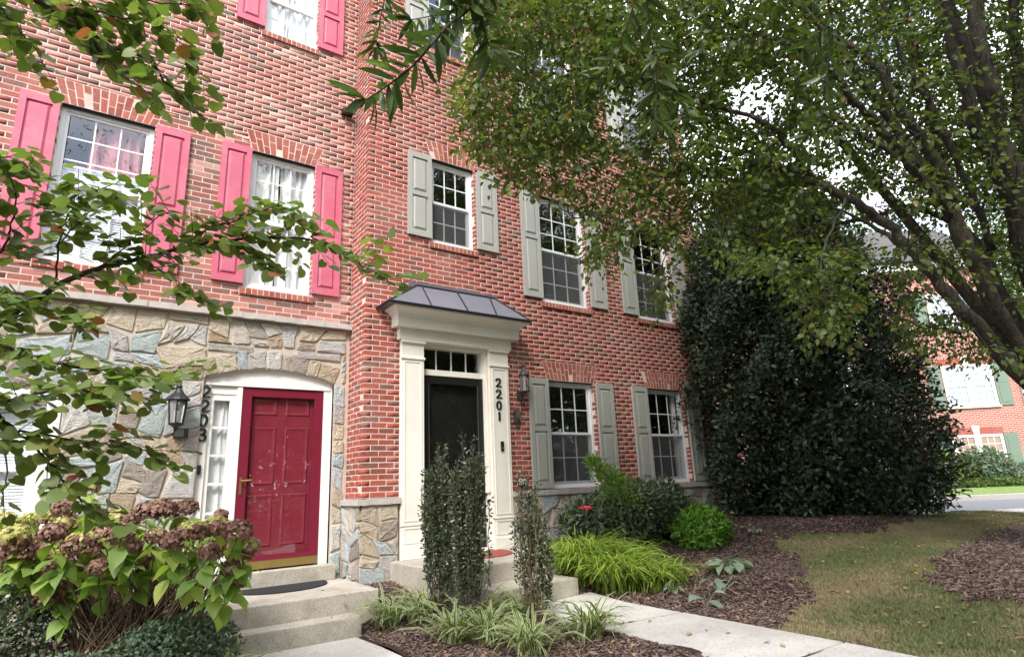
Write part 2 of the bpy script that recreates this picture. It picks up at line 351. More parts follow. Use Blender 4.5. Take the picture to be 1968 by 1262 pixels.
T_BROAD = leaf_tpl([(0, 0), (.12, .20), (.35, .34), (.62, .28), (.85, .12), (1, 0)], .22, .35)

def basis(dirv, up, roll=0):
    """arrays: x axis along dirv, z near up, returns (N,3,3) with columns x,y,z"""
    x = dirv/np.linalg.norm(dirv, axis=1, keepdims=True)
    y = np.cross(up, x); ny = np.linalg.norm(y, axis=1, keepdims=True); y = np.where(ny < 1e-4, np.array([[0, 1., 0]]), y/np.maximum(ny, 1e-9))
    z = np.cross(x, y)
    return np.stack([x, y, z], 2)
def scatter(tpl, pos, B, s):
    V, F = tpl; N = len(pos); s = np.broadcast_to(np.asarray(s, float), (N,))
    W = np.einsum('nij,vj->nvi', B, V)*s[:, None, None]+pos[:, None]
    return W.reshape(-1, 3), (np.arange(N)[:, None, None]*len(V)+F[None]).reshape(-1, F.shape[1])
def rdir(n, zb=0, zs=1):
    v = rng.normal(size=(n, 3)); v[:, 2] = v[:, 2]*zs+zb
    return v/np.linalg.norm(v, axis=1, keepdims=True)
def foliage(name, tpl, pos, B, s, mat, parent, stuff=True):
    V, F = scatter(tpl, pos, B, s); o = link(name, bulk(name, V, F), mat, parent)
    if stuff: o['kind'] = 'stuff'
    return o
def split_leaves(tpl, pos, B, s, mat, parent, nmax=300, name='leaf', extra='foliage'):
    """the nmax leaves that show largest become objects of their own, the rest one joined part"""
    u, v, d = proj(pos); vis = (u > -60) & (u < 2030) & (v > -60) & (v < 1320) & (d > .1)
    score = np.where(vis, s/np.maximum(d, .1), -1/np.maximum(np.abs(d), .1))
    order = np.argsort(-score); big = order[:nmax]; rest = order[nmax:]
    big = [i for i in big if vis[i]]; rest = np.array(sorted(set(range(len(pos)))-set(big)), int)
    me = bulk(name, tpl[0], tpl[1]); me.materials.append(MATS[mat])
    for i in big:
        o = bpy.data.objects.new(name, me); COL.objects.link(o)
        M4 = Matrix([[*(B[i][r]*s[i]), pos[i][r]] for r in range(3)]+[[0, 0, 0, 1]])
        o.parent = parent
        if parent.get('_root'): o.matrix_parent_inverse = Matrix.Translation(-Vector(parent['_root']))
        o.matrix_basis = M4
    if len(rest): foliage(extra, tpl, pos[rest], B[rest], s[rest], mat+'_joined' if mat+'_joined' in MATS else mat, parent)

# ------------------------------------------------------------------ terrain
CP = np.array([(0, 5.9, 0), (2.4, 5.9, 0.0), (1.2, 5.2, 0), (2.2, 4.4, -.02), (0, 3, -.06), (0, 0, -.1), (3, 2, -.02), (3.0, 4.6, .06), (-3, 6, 0), (-3, 2, -.1), (0, 7.2, .12), (2.9, 6.7, .34), (3.1, 5.7, .14),
               (4.5, 5.15, .17), (5.2, 5.6, .24), (6.5, 6.8, .50), (8, 6.8, .62), (9.6, 6.8, .70), (9.6, 5, .68), (12, 7, .66), (7.5, 1.6, .34), (5, 2.2, .14), (4.6, 3.8, .13), (6.5, 4.2, .33), (8, 3.2, .46), (10.3, 2.2, .52), (12, 4, .56),
               (14, 3, .5), (13, 0, .42), (18, 6, .5), (16, -2, .45), (10, -3, .2), (5, -4, 0), (0, -5, -.15), (-6, 0, -.15), (-8, 8, 0), (20, 12, .5), (14, 12, .6), (8, -8, 0)], float)
def h(x, y):
    x = np.asarray(x, float); y = np.asarray(y, float)
    d2 = (x[..., None]-CP[:, 0])**2+(y[..., None]-CP[:, 1])**2+.12
    wt = d2**-1.9
    z = (wt*CP[:, 2]).sum(-1)/wt.sum(-1)
    far = np.clip((np.hypot(x-4, y-3)-18)/12, 0, 1)
    return z*(1-far)+.5*far
def gp(u, v, lift=0.0):
    z = .2; d = at(u, v, 1)-CAM
    for _ in range(40):
        t_ = (z-CZ)/d[2]; p = CAM+d*t_; z = .5*z+.5*(float(h(p[0], p[1]))+lift)
    return np.array([p[0], p[1], z])
DX = np.array([math.sin(YAW), math.cos(YAW), 0]); RX = np.array([math.cos(YAW), -math.sin(YAW), 0])   # street frame: away, along
def st(a, d, z=.5): return tuple(RX*a+DX*d+np.array([0, 0, z]))

# one large ground sheet
g1 = np.concatenate([[-900, -400, -150, -60, -30], np.arange(-16, 30.1, .5), [40, 60, 150, 400, 900]])
XX, YY = np.meshgrid(g1, g1, indexing='ij'); ZZ = h(XX, YY)-.03
n = len(g1); idx = np.arange(n*n).reshape(n, n)
Fg = np.stack([idx[:-1, :-1], idx[1:, :-1], idx[1:, 1:], idx[:-1, 1:]], -1).reshape(-1, 4)
tag(link('ground', bulk('ground', np.stack([XX, YY, ZZ], -1).reshape(-1, 3), Fg, smooth=True), 'soil'), kind='structure')

def inpoly(x, y, poly):
    poly = np.asarray(poly); inside = np.zeros(np.shape(x), bool); j = len(poly)-1
    for i in range(len(poly)):
        xi, yi = poly[i][:2]; xj, yj = poly[j][:2]
        c = ((yi > y) != (yj > y)) & (x < (xj-xi)*(y-yi)/(yj-yi+1e-12)+xi)
        inside ^= c; j = i
    return inside
PX = lambda *pts: [tuple(gp(*p)[:2]) for p in pts]
# lawn outline seen in the photograph, closed beyond the frame
LAWN = PX((1700, 1262), (1640, 1243), (1560, 1228), (1490, 1216), (1520, 1185), (1550, 1140), (1545, 1092), (1520, 1060), (1490, 1038), (1540, 1022), (1640, 1018), (1740, 1008), (1790, 990), (1810, 984), (1968, 978)) + [(14.6, 1.6), (10, -4), (3.5, -3), (4.4, 1.6)]
RINGC = np.array([7.75, 1.65])
RINGP = PX((1968, 1006), (1890, 1030), (1825, 1060), (1782, 1095), (1786, 1125), (1842, 1147), (1968, 1168))+[(6.2, .9), (6.9, .1), (8.2, -.1), (9.3, .6), (9.7, 1.7)]
WALK_TOP = PX((1121, 1147), (1200, 1161), (1268, 1174), (1314, 1182), (1520, 1222), (1735, 1262))
WALK_BOT = PX((935, 1147), (985, 1165), (1060, 1196), (1160, 1240), (1185, 1262))
def ring(x, y):
    return inpoly(x+.06*np.sin(9*y)+.04*np.sin(23*x+17*y), y+.06*np.sin(11*x)+.04*np.sin(19*x-27*y), RINGP)
def mask_sheet(name, fn, mat, x0, x1, y0, y1, step, lift):
    gx = np.arange(x0, x1, step); gy = np.arange(y0, y1, step)
    cx, cy = np.meshgrid(gx+step/2, gy+step/2, indexing='ij'); keep = fn(cx, cy)
    vx, vy = np.meshgrid(np.append(gx, gx[-1]+step), np.append(gy, gy[-1]+step), indexing='ij')
    vz = h(vx, vy)+lift; nx, ny = vx.shape; idx = np.arange(nx*ny).reshape(nx, ny)
    F = np.stack([idx[:-1, :-1], idx[1:, :-1], idx[1:, 1:], idx[:-1, 1:]], -1)[keep]
    used = np.unique(F); re = np.full(nx*ny, -1); re[used] = np.arange(len(used))
    V = np.stack([vx, vy, vz], -1).reshape(-1, 3)[used]
    return tag(link(name, bulk(name, V, re[F], smooth=True), mat), kind='structure')
def wob(x, y): return x+.06*np.sin(7*y)+.05*np.sin(21*x+15*y), y+.06*np.sin(8*x)+.05*np.sin(17*x-25*y)
is_lawn = lambda x, y: inpoly(*wob(x, y), LAWN) & ~ring(x, y)
def is_bed(x, y):
    a = (x > -4) & (x < 13.2) & (y > 2.2) & (y < 9) & ~inpoly(*wob(x, y), LAWN) & (x*DX[0]+y*DX[1] < 10.9)
    lower = (x > 1.12) & (x < 2.38) & (y < 6.05)
    return (a & ~lower) | ring(x, y)
mask_sheet('lawn', is_lawn, 'lawn_soil', -1, 15, -4, 8, .08, .004)
mask_sheet('mulch_bed', is_bed, 'mulch_soil', -4, 13.4, -.2, 9, .08, .008)

# walkways, cast in slabs
def slab(name, poly, top, thick, mat, parent, inset=.006):
    P = np.array(poly); c = P.mean(0); P = c+(P-c)*(1-inset/np.maximum(np.linalg.norm(P-c, axis=1, keepdims=True), .1))
    a = sum(P[i][0]*P[(i+1) % len(P)][1]-P[(i+1) % len(P)][0]*P[i][1] for i in range(len(P)))
    if a < 0: P = P[::-1]
    nn = len(P); zt = h(P[:, 0], P[:, 1])+top
    V = [(x, y, z) for (x, y), z in zip(P, zt)]+[(x, y, z-thick) for (x, y), z in zip(P, zt)]
    F = [tuple(range(nn))]+[(i+nn, (i+1) % nn+nn, (i+1) % nn, i) for i in range(nn)]
    me = mesh(name, V, F); bm = bmesh.new(); bm.from_mesh(me)
    bmesh.ops.bevel(bm, geom=[e for e in bm.edges if all(v.co.z > min(zt)-thick/3 for v in e.verts)], offset=.008, segments=2, affect='EDGES'); bm.to_mesh(me); bm.free()
    return link(name, me, mat, parent)
wk = bpy.data.objects.new('walkway', None); COL.objects.link(wk); tag(wk, kind='structure'); wk.location = (4.5, 4.5, .15); wk['_root'] = [4.5, 4.5, .15]
J1t, J1b = PX((1314, 1182))[0], PX((1160, 1212))[0]
slab('slab', [(3.5, 5.26), (4.72, 5.26)]+[WALK_TOP[1], WALK_TOP[2], J1t, J1b]+PX((1060, 1192), (985, 1168)), .03, .1, 'walk_concrete', wk)
far = PX((1735, 1262))[0]; dirw = np.array(far)-np.array(J1t); dirw /= np.linalg.norm(dirw)
wB = np.array(J1b); J2t = np.array(J1t)+dirw*1.5; J2b = wB+dirw*1.5
slab('slab', [J1t, tuple(J2t), tuple(J2b), PX((1160, 1242))[0], J1b][0:3]+[J1b], .03, .1, 'walk_concrete', wk)
for k in range(2):
    A, B_ = J2t+dirw*1.5*k, J2b+dirw*1.5*k
    slab('slab', [tuple(A), tuple(A+dirw*1.5), tuple(B_+dirw*1.5), tuple(B_)], .03, .1, 'walk_concrete', wk)
wl = bpy.data.objects.new('entry_walk', None); COL.objects.link(wl); tag(wl, kind='structure'); wl.location = (1.8, 5, 0); wl['_root'] = [1.8, 5, 0]
def edge_px(): return PX((692, 1229), (735, 1244), (775, 1262))
ep = edge_px()
slab('slab', [(1.12, 6.03), (2.38, 6.03)]+ep+[(2.34, 4.75), (1.1, 4.75)], .012, .09, 'walk_concrete', wl)
for k in range(2): slab('slab', [(1.1, 4.74-1.3*k), (2.34+.1*k, 4.74-1.3*k), (2.44+.1*k, 3.45-1.3*k), (1.1, 3.45-1.3*k)], .012, .09, 'walk_concrete', wl)

# street across the lawn
def strip(name, d0, d1, z, mat, thick=0, kind='structure', a0=-60, a1=90):
    b = MB(); N = 40
    for i in range(N):
        p, q = a0+(a1-a0)*i/N, a0+(a1-a0)*(i+1)/N
        b.quad(st(p, d0, z), st(q, d0, z), st(q, d1, z), st(p, d1, z))
        if thick: b.quad(st(p, d0, z-thick), st(q, d0, z-thick), st(q, d0, z), st(p, d0, z))
    return tag(b.build(name, mat), kind=kind)
strip('verge_path', 11.0, 11.9, .535, 'kerb_concrete', .1)
strip('street', 11.9, 15.2, .52, 'asphalt', .1)
strip('kerb', 15.2, 15.4, .64, 'kerb_concrete', .14)
strip('far_lawn', 15.4, 23.9, .62, 'far_grass', .1)

# ------------------------------------------------------------------ houses
D1, D0 = 6.916, 7.416       # facade planes of 2201 and 2203
CH, ST_, JT = .0677, .2032, .0108
def rsub(r, o):
    x0, x1, z0, z1 = r; a0, a1, b0, b1 = o
    if a1 <= x0 or a0 >= x1 or b1 <= z0 or b0 >= z1: return [r]
    out = []
    if b0 > z0: out.append((x0, x1, z0, b0))
    if b1 < z1: out.append((x0, x1, b1, z1))
    zz0, zz1 = max(z0, b0), min(z1, b1)
    if a0 > x0: out.append((x0, a0, zz0, zz1))
    if a1 < x1: out.append((a1, x1, zz0, zz1))
    return out
def brick_rects(x0, x1, z0, z1, openings, phase=0):
    out = []; k = 0; z = z0
    while z < z1-.01:
        off = (0 if (k+phase) % 2 else ST_/2)
        x = x0-off
        while x < x1:
            r = (max(x, x0)+(JT/2 if x > x0 else 0), min(x+ST_, x1)-(JT/2 if x+ST_ < x1 else 0), z+JT/2, min(z+CH, z1)-JT/2)
            if r[1]-r[0] > .012:
                L = [r]
                for o in openings: L = [q for rr in L for q in rsub(rr, o)]
                out += [q for q in L if q[1]-q[0] > .012 and q[3]-q[2] > .014]
            x += ST_
        z += CH; k += 1
    return out
def cells(x0, x1, z0, z1, openings):
    L = [(x0, x1, z0, z1)]
    for o in openings: L = [q for rr in L for q in rsub(rr, o)]
    return L
UB = []
for k in range(4):
    j = lambda: random.uniform(-.014, .014)
    b = MB(); V = [(x+j(), y+random.uniform(-.003, .003), z+j()*1.4) for x, y, z in ((-.5, -.5, -.5), (.5, -.5, -.5), (.5, .5, -.5), (-.5, .5, -.5), (-.5, -.5, .5), (.5, -.5, .5), (.5, .5, .5), (-.5, .5, .5))]
    b.add(V, [(0, 1, 5, 4), (1, 2, 6, 5), (3, 0, 4, 7), (4, 5, 6, 7), (3, 2, 1, 0)]); UB.append(b)
UBM = {}
def unit_brick(k, mat):
    if (k, mat) not in UBM:
        me = mesh('brick', UB[k].V, UB[k].F); me.materials.append(MATS[mat]); UBM[(k, mat)] = me
    return UBM[(k, mat)]
def put_bricks(wall, boxes, mat, nmax):
    """boxes: (cx,cy,cz,sx,sy,sz); nearest nmax single, the rest joined"""
    A = np.array(boxes); u, v, d = proj(A[:, :3]); vis = (u > 0) & (u < 1968) & (v > 0) & (v < 1262)
    hid = (u > 1330) | ((u > 940) & (v < 330))
    sc_ = np.where(vis & ~hid, A[:, 3]/np.linalg.norm(A[:, :3]-CAM, axis=1), 0)
    o = np.argsort(-sc_)
    for i in o[:nmax]:
        b = bpy.data.objects.new('brick', unit_brick(random.randrange(4), mat)); COL.objects.link(b); b.parent = wall
        b.location = A[i, :3]+np.array([0, random.uniform(-.0004, .0004), 0]); b.scale = A[i, 3:]
    V = []; F = []
    for i in o[nmax:]:
        ub = UB[random.randrange(4)]; V.append(np.array(ub.V)*A[i, 3:]+A[i, :3]+np.array([0, random.uniform(-.0004, .0004), 0]))
    V = np.concatenate(V); f = np.array(UB[0].F); F = (np.arange(len(V)//8)[:, None, None]*8+f[None]).reshape(-1, 4)
    tag(link('brickwork', bulk('brickwork', V, F), mat+'_joined', wall), kind='stuff')

def numeral(ch, cx, zt, hgt, y, mat, parent):
    P = {'2': [(.06, .72), (.10, .90), (.30, 1), (.52, .95), (.62, .78), (.56, .58), (.38, .36), (.08, .06), (.10, .03), (.36, .04), (.66, .04), (.68, .14)],
         '0': [(.34, 1), (.14, .86), (.06, .5), (.14, .14), (.34, 0), (.54, .14), (.62, .5), (.54, .86), (.34, 1)],
         '1': [(.20, .86), (.36, .98), (.36, .5), (.36, .0)],
         '3': [(.08, .88), (.26, 1), (.50, .94), (.56, .76), (.44, .58), (.26, .53), (.48, .47), (.62, .28), (.52, .06), (.28, -.02), (.06, .12)]}[ch]
    # smooth the stroke and give it a broad-nib width
    Q = []
    for i in range(len(P)-1):
        p0, p1, p2, p3 = P[max(i-1, 0)], P[i], P[i+1], P[min(i+2, len(P)-1)]
        for k in range(4):
            t_ = k/4; Q.append(tuple(.5*((2*b)+(-a+c)*t_+(2*a-5*b+4*c-d)*t_*t_+(-a+3*b-3*c+d)*t_**3) for a, b, c, d in zip(p0, p1, p2, p3)))
    Q.append(P[-1]); L = []; R = []
    for i, q in enumerate(Q):
        a, b = Q[max(i-1, 0)], Q[min(i+1, len(Q)-1)]; dx, dz = b[0]-a[0], b[1]-a[1]; l = math.hypot(dx, dz) or 1
        wd = .045+.07*abs(dz/l); nx, nz = -dz/l*wd, dx/l*wd
        L.append((q[0]+nx, q[1]+nz)); R.append((q[0]-nx, q[1]-nz))
    b = MB(); tr = lambda p, yy: (cx+(p[0]-.34)*hgt, yy, zt-hgt+p[1]*hgt)
    for i in range(len(Q)-1):
        b.add([tr(R[i], y-.012), tr(R[i+1], y-.012), tr(L[i+1], y-.012), tr(L[i], y-.012), tr(R[i], y+.004), tr(R[i+1], y+.004), tr(L[i+1], y+.004), tr(L[i], y+.004)], [(0, 1, 2, 3), (0, 4, 5, 1), (3, 2, 6, 7)])
    return b.build('numeral', mat, parent)

def wavy_curtain(name, x0, x1, z0, z1, y, mat, parent, amp=.022, n=40, gather=0):
    b = MB(); ph = random.random()*6; cols = []
    for i in range(n+1):
        t_ = i/n; yy = y+amp*math.sin(t_*(x1-x0)*48+ph+1.5*math.sin(t_*9))
        for k in range(5):
            s = k/4; xx = x0+(x1-x0)*t_
            xx += gather*math.sin(s*math.pi)*(x0+(x1-x0)*.1-xx)
            cols.append((xx+.012*math.sin(7*s+t_*4), yy, z1+(z0-z1)*s))
    F = [(i*5+k, i*5+k+1, (i+1)*5+k+1, (i+1)*5+k) for i in range(n) for k in range(4)]
    return b.add(cols, F).build(name, mat, parent, smooth=True)
def blinds(x0, x1, z0, z1, y, parent):
    z = z0
    b = MB()
    while z < z1-.02:
        b.add([(x0, y, z), (x1, y, z), (x1, y+.010, z+.033), (x0, y+.010, z+.033), (x0, y, z-.0015), (x1, y, z-.0015)], [(0, 1, 2, 3), (4, 5, 1, 0)]); z += .030
    o = b.build('blind', 'blind_white', parent); o['kind'] = 'stuff'; return o

def window(house, X0, X1, Z0, Z1, D, cols=3, rows=2, inside='dark', bottom_fr=.5, backing=True, setback=.06):
    y = D+setback; fw = .045
    fr = MB()
    fr.box(X0, X0+fw, y, y+.09, Z0, Z1); fr.box(X1-fw, X1, y, y+.09, Z0, Z1); fr.box(X0+fw, X1-fw, y+.001, y+.09, Z1-fw, Z1); fr.box(X0+fw, X1-fw, y-.012, y+.09, Z0, Z0+fw)
    win = fr.build('window', 'vinyl_white', house)
    zm = Z0+(Z1-Z0)*bottom_fr
    pane_me = {}
    for nm, za, zb, yy in (('sash', zm-.022, Z1-fw, y+.02), ('sash', Z0+fw, zm+.022, y+.045)):
        s = MB(); xa, xb = X0+fw, X1-fw; bw = .034
        s.box(xa, xa+bw, yy, yy+.03, za, zb); s.box(xb-bw, xb, yy, yy+.03, za, zb); s.box(xa+bw, xb-bw, yy+.001, yy+.03, zb-bw, zb); s.box(xa+bw, xb-bw, yy-.002, yy+.03, za, za+bw*1.25)
        gx0, gx1, gz0, gz1 = xa+bw, xb-bw, za+bw*1.25, zb-bw; mw = .008
        for i in range(1, cols): xx = gx0+(gx1-gx0)*i/cols; s.box(xx-mw, xx+mw, yy+.010, yy+.022, gz0, gz1)
        for k in range(1, rows): zz = gz0+(gz1-gz0)*k/rows; s.box(gx0, gx1, yy+.011, yy+.021, zz-mw, zz+mw)
        s.build(nm, 'vinyl_white', win)
        cw, chh = (gx1-gx0)/cols, (gz1-gz0)/rows
        me = MB().add([(-cw/2+mw, 0, -chh/2+mw), (cw/2-mw, 0, -chh/2+mw), (cw/2-mw, 0, chh/2-mw), (-cw/2+mw, 0, chh/2-mw)], [(0, 1, 2, 3)])
        pm = mesh('pane', me.V, me.F); pm.materials.append(MATS['glass'])
        for i in range(cols):
            for k in range(rows):
                o = bpy.data.objects.new('pane', pm); COL.objects.link(o); o.parent = win; o.location = (gx0+cw*(i+.5), yy+.014, gz0+chh*(k+.5))
    if D < 7: MB().quad((X0+fw+.004, y+.016, Z0+fw), (X1-fw-.004, y+.016, Z0+fw), (X1-fw-.004, y+.016, zm-.01), (X0+fw+.004, y+.016, zm-.01)).build('insect_screen', 'insect_screen', win)
    if backing:
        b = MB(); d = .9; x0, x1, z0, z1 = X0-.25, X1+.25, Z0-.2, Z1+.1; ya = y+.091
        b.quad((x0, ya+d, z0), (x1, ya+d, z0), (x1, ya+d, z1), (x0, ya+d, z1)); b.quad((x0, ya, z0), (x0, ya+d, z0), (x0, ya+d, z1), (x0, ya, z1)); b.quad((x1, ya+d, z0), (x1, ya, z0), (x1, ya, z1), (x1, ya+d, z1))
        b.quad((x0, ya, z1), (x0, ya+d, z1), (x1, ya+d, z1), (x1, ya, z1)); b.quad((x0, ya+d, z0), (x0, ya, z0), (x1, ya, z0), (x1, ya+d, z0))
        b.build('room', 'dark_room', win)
    yc = y+.09
    if inside == 'blinds': blinds(X0+fw, X1-fw, Z0+fw, Z1-fw, yc, win)
    if inside == 'blinds_low':
        blinds(X0+fw, X1-fw, Z0+fw, Z0+(Z1-Z0)*.64, yc, win)
        wavy_curtain('curtain', X0+.30, X1-.02, zm+.1, Z1, yc+.05, 'curtain_rose', win, .03)
    if inside == 'curtain':
        m_ = X0+(X1-X0)*.47
        wavy_curtain('curtain', X0+.03, m_, Z0, Z1, yc, 'curtain_white', win, .03); wavy_curtain('curtain', m_+.01, X1-.03, Z0, Z1, yc+.02, 'curtain_white', win, .03)
    if inside == 'drape':
        wavy_curtain('curtain', X1-.20, X1-.03, Z0, Z1, yc+.02, 'curtain_white', win, .025, 14)
    return win
def shutter(house, X0, X1, Z0, Z1, D, mat, split=.5):
    y1, y0 = D-.004, D-.042; b = MB(); sw = .062
    zm = Z0+(Z1-Z0)*split; cuts = [(Z0+.085, zm-.032), (zm+.032, Z1-.085)]
    b.box(X0, X0+sw, y0, y1, Z0, Z1); b.box(X1-sw, X1, y0, y1, Z0, Z1)
    for za, zb in ((Z0, cuts[0][0]), (cuts[0][1], cuts[1][0]), (cuts[1][1], Z1)): b.box(X0+sw, X1-sw, y0+.001, y1, za, zb)
    b.box(X0+sw, X1-sw, y0+.022, y1, Z0+.02, Z1-.02)
    s = b.build('shutter', mat, house)
    for za, zb in cuts:
        xa, xb = X0+sw, X1-sw; i1, i2 = .016, .040
        p = MB().add([(xa+i1, y0+.022, za+i1), (xb-i1, y0+.022, za+i1), (xb-i1, y0+.022, zb-i1), (xa+i1, y0+.022, zb-i1), (xa+i2, y0+.003, za+i2), (xb-i2, y0+.003, za+i2), (xb-i2, y0+.003, zb-i2), (xa+i2, y0+.003, zb-i2)],
                     [(0, 1, 5, 4), (1, 2, 6, 5), (2, 3, 7, 6), (3, 0, 4, 7), (4, 5, 6, 7)])
        p.build('panel', mat, s)
    for zz in (Z0+.12, Z1-.12): # fixing screws
        for xx in (X0+.02, X1-.02): pass
    return s
def jack_arch(house, X0, X1, Z1, D, hgt=.285, splay=.09, n=None):
    n = n or max(9, int(round((X1-X0)/.07))); b = MB(); y0, y1 = D-.003, D+.095
    xc = (X0+X1)/2; b.prism([(X0-.002, Z1), (X1+.002, Z1), (X1+splay, Z1+hgt), (X0-splay, Z1+hgt)], D-.0012, D+.08)
    ar = b.build('flat_arch', 'mortar', house); g = .0066
    for i in range(n):
        fa, fb = i/n, (i+1)/n
        bx = lambda f, s: (X0+(X1-X0)*f)*(1-s)+(X0-splay+(X1-X0+2*splay)*f)*s
        cutp = .63 if i % 2 else .36
        for s0, s1 in ((0, cutp), (cutp, 1)):
            q = MB(); gz = g/hgt
            q.prism([(bx(fa, s0)+g, Z1+hgt*(s0+gz)), (bx(fb, s0)-g, Z1+hgt*(s0+gz)), (bx(fb, s1)-g, Z1+hgt*(s1-gz)), (bx(fa, s1)+g, Z1+hgt*(s1-gz))], y0+random.uniform(-.002, .002), y1)
            q.build('brick', 'brick_arch', ar)
    steel = MB().box(X0-.03, X1+.03, D+.02, D+.10, Z1-.012, Z1-.001).build('lintel', 'black_metal', ar)
    return ar
def brick_sill(house, X0, X1, Z0, D):
    b = MB().box(X0-.03, X1+.03, D-.0275, D+.085, Z0-.088, Z0-.026); s = b.build('sill', 'mortar', house); n = max(6, int(round((X1-X0+.08)/.0677))); w_ = (X1-X0+.08)/n
    for i in range(n):
        xa = X0-.04+w_*i; q = MB(); yj = D-.030+random.uniform(-.002, .002)
        q.add([(xa+.006, yj, Z0-.095), (xa+w_-.006, yj, Z0-.095), (xa+w_-.006, yj, Z0-.022), (xa+.006, yj, Z0-.022), (xa+.004, D+.08, Z0-.095), (xa+w_-.004, D+.08, Z0-.095), (xa+w_-.004, D+.08, Z0-.002), (xa+.004, D+.08, Z0-.002)],
              [(0, 1, 2, 3), (3, 2, 6, 7), (1, 5, 6, 2), (4, 0, 3, 7), (4, 5, 1, 0)])
        q.build('brick', 'brick_arch', s)
    return s
def wall_mesh(b, x0, x1, z0, z1, openings, D, reveal=.2):
    for r in cells(x0, x1, z0, z1, openings): b.quad((r[0], D, r[2]), (r[1], D, r[2]), (r[1], D, r[3]), (r[0], D, r[3]))
    for a0, a1, b0, b1 in openings:
        b.quad((a0, D, b0), (a0, D+reveal, b0), (a0, D+reveal, b1), (a0, D, b1)); b.quad((a1, D+reveal, b0), (a1, D, b0), (a1, D, b1), (a1, D+reveal, b1))
        b.quad((a0, D+reveal, b1), (a1, D+reveal, b1), (a1, D, b1), (a0, D, b1)); b.quad((a0, D, b0), (a1, D, b0), (a1, D+reveal, b0), (a0, D+reveal, b0))

def stone_piece(poly, y0, parent, axis='y', bulge=.022):
    """poly (x,z) ccw: rough-faced block, rounded and proud of the mortar"""
    c = np.mean(poly, 0); P = []
    n0 = len(poly)
    for i in range(n0):           # round the corners, roughen the edges
        a, b, cc = np.array(poly[i-1]), np.array(poly[i]), np.array(poly[(i+1) % n0])
        la, lc = np.linalg.norm(a-b), np.linalg.norm(cc-b); r = min(.028, .22*min(la, lc))*random.uniform(.3, 1.2)
        P += [b+(a-b)/la*r, b+((a-b)/la+(cc-b)/lc)*r*.22, b+(cc-b)/lc*r]
        if lc > .16: P.append(b+(cc-b)*.5+rng.normal(size=2)*.006)
    P = np.array(P); P = P+rng.normal(size=P.shape)*.0025; n = len(P)
    dist = np.linalg.norm(P-c, axis=1, keepdims=True)
    ins = lambda k: c+(P-c)*(1-np.minimum(.45, k/np.maximum(dist, .02)))
    pr = random.uniform(.55, 1.25)*bulge
    R = [(P, .02), (P, -pr*.6), (ins(.009), -pr*.95), (ins(.05), -pr+0)]
    V = []
    for k, (q, off) in enumerate(R):
        for x, z in q: V.append((x, y0+off+(rng.normal()*.0045 if k == 3 else rng.normal()*.002), z))
    V.append((c[0], y0-pr-random.uniform(-.004, .008), c[1])); m_ = len(V)-1
    F = [(k*n+i, k*n+(i+1) % n, (k+1)*n+(i+1) % n, (k+1)*n+i) for k in range(3) for i in range(n)]+[(3*n+i, 3*n+(i+1) % n, m_) for i in range(n)]
    if axis == 'x': V = [(v[1], v[0], v[2]) for v in V]; F = [f[::-1] for f in F]
    # local origin at the stone so that its grain is its own
    o3 = np.array(V).mean(0); me = mesh('stone', np.array(V)-o3, F, False); o = link('stone', me, 'stone', parent); o.location = o3
    return o
def stone_fill(x0, x1, z0, z1, y, parent, amin=.022, amax=.075, axis='y', blocked=()):
    def rec(r, dep=0):
        a0, a1, b0, b1 = r; w_, h_ = a1-a0, b1-b0
        if w_*h_ < random.uniform(amin, amax) or (w_ < .2 and h_ < .2):
            if w_/h_ < 4.2 and h_/w_ < 2.4: return [r]
        if w_ > h_*1.15 or (w_ > h_*.8 and random.random() < .35): c = a0+w_*random.uniform(.34, .66); return rec((a0, c, b0, b1))+rec((c, a1, b0, b1))
        c = b0+h_*random.uniform(.33, .67); return rec((a0, a1, b0, c))+rec((a0, a1, c, b1))
    L = []
    bands = max(1, int(round((z1-z0)/.55))); xs = max(1, int(round((x1-x0)/.9)))
    for bnd in cells(x0, x1, z0, z1, blocked): L += rec(bnd)
    for a0, a1, b0, b1 in L:
        g = .005; j = lambda: random.uniform(-.022, .022) if min(a1-a0, b1-b0) > .12 else random.uniform(-.008, .008)
        e = lambda v, lo: v
        def wp(x, z):
            fx = min(1, (x-x0)/.12, (x1-x)/.12); fz = min(1, (z-z0)/.12, (z1-z)/.12)
            return (x+max(0, fx)*.055*(math.sin(7.1*z+3.3*x)+.6*math.sin(15*z-5*x+1)), z+max(0, fz)*.05*(math.sin(6.3*x+2.1*z+2)+.6*math.sin(13.7*x-6*z)))
        P = [wp(a0, b0), wp(a1, b0), wp(a1, b1), wp(a0, b1)]
        cc = np.mean(P, 0); P = [tuple(np.array(q)+(cc-np.array(q))*np.minimum(.3, (g+max(0, j()))/np.maximum(np.abs(cc-np.array(q)), .02))) for q in P]
        stone_piece(P, y, parent, axis)

def roof_and_body(house, x0, x1, D, ztop, depth=9):
    b = MB(); yb = D+depth; x0 += .06
    b.quad((x1, D+.1, 0), (x1, yb, 0), (x1, yb, ztop), (x1, D+.1, ztop)); b.quad((x0, yb, 0), (x0, D+.1, 0), (x0, D+.1, ztop), (x0, yb, ztop)); b.quad((x1, yb, 0), (x0, yb, 0), (x0, yb, ztop), (x1, yb, ztop))
    b.build('side_wall', 'brick_red_joined', house)
    MB().box(x0-.05, x1+.05, D-.28, D-.02, ztop, ztop+.22).build('cornice', 'trim_white', house, bevel=.02)
    MB().add([(x0-.1, D-.35, ztop+.23), (x1+.1, D-.35, ztop+.23), (x1+.1, yb+.3, ztop+.23), (x0-.1, yb+.3, ztop+.23), (x0-.1, D+depth/2, ztop+3), (x1+.1, D+depth/2, ztop+3)], [(0, 1, 5, 4), (2, 3, 4, 5), (1, 2, 5), (3, 0, 4), (3, 2, 1, 0)]).build('roof', 'shingle', house)

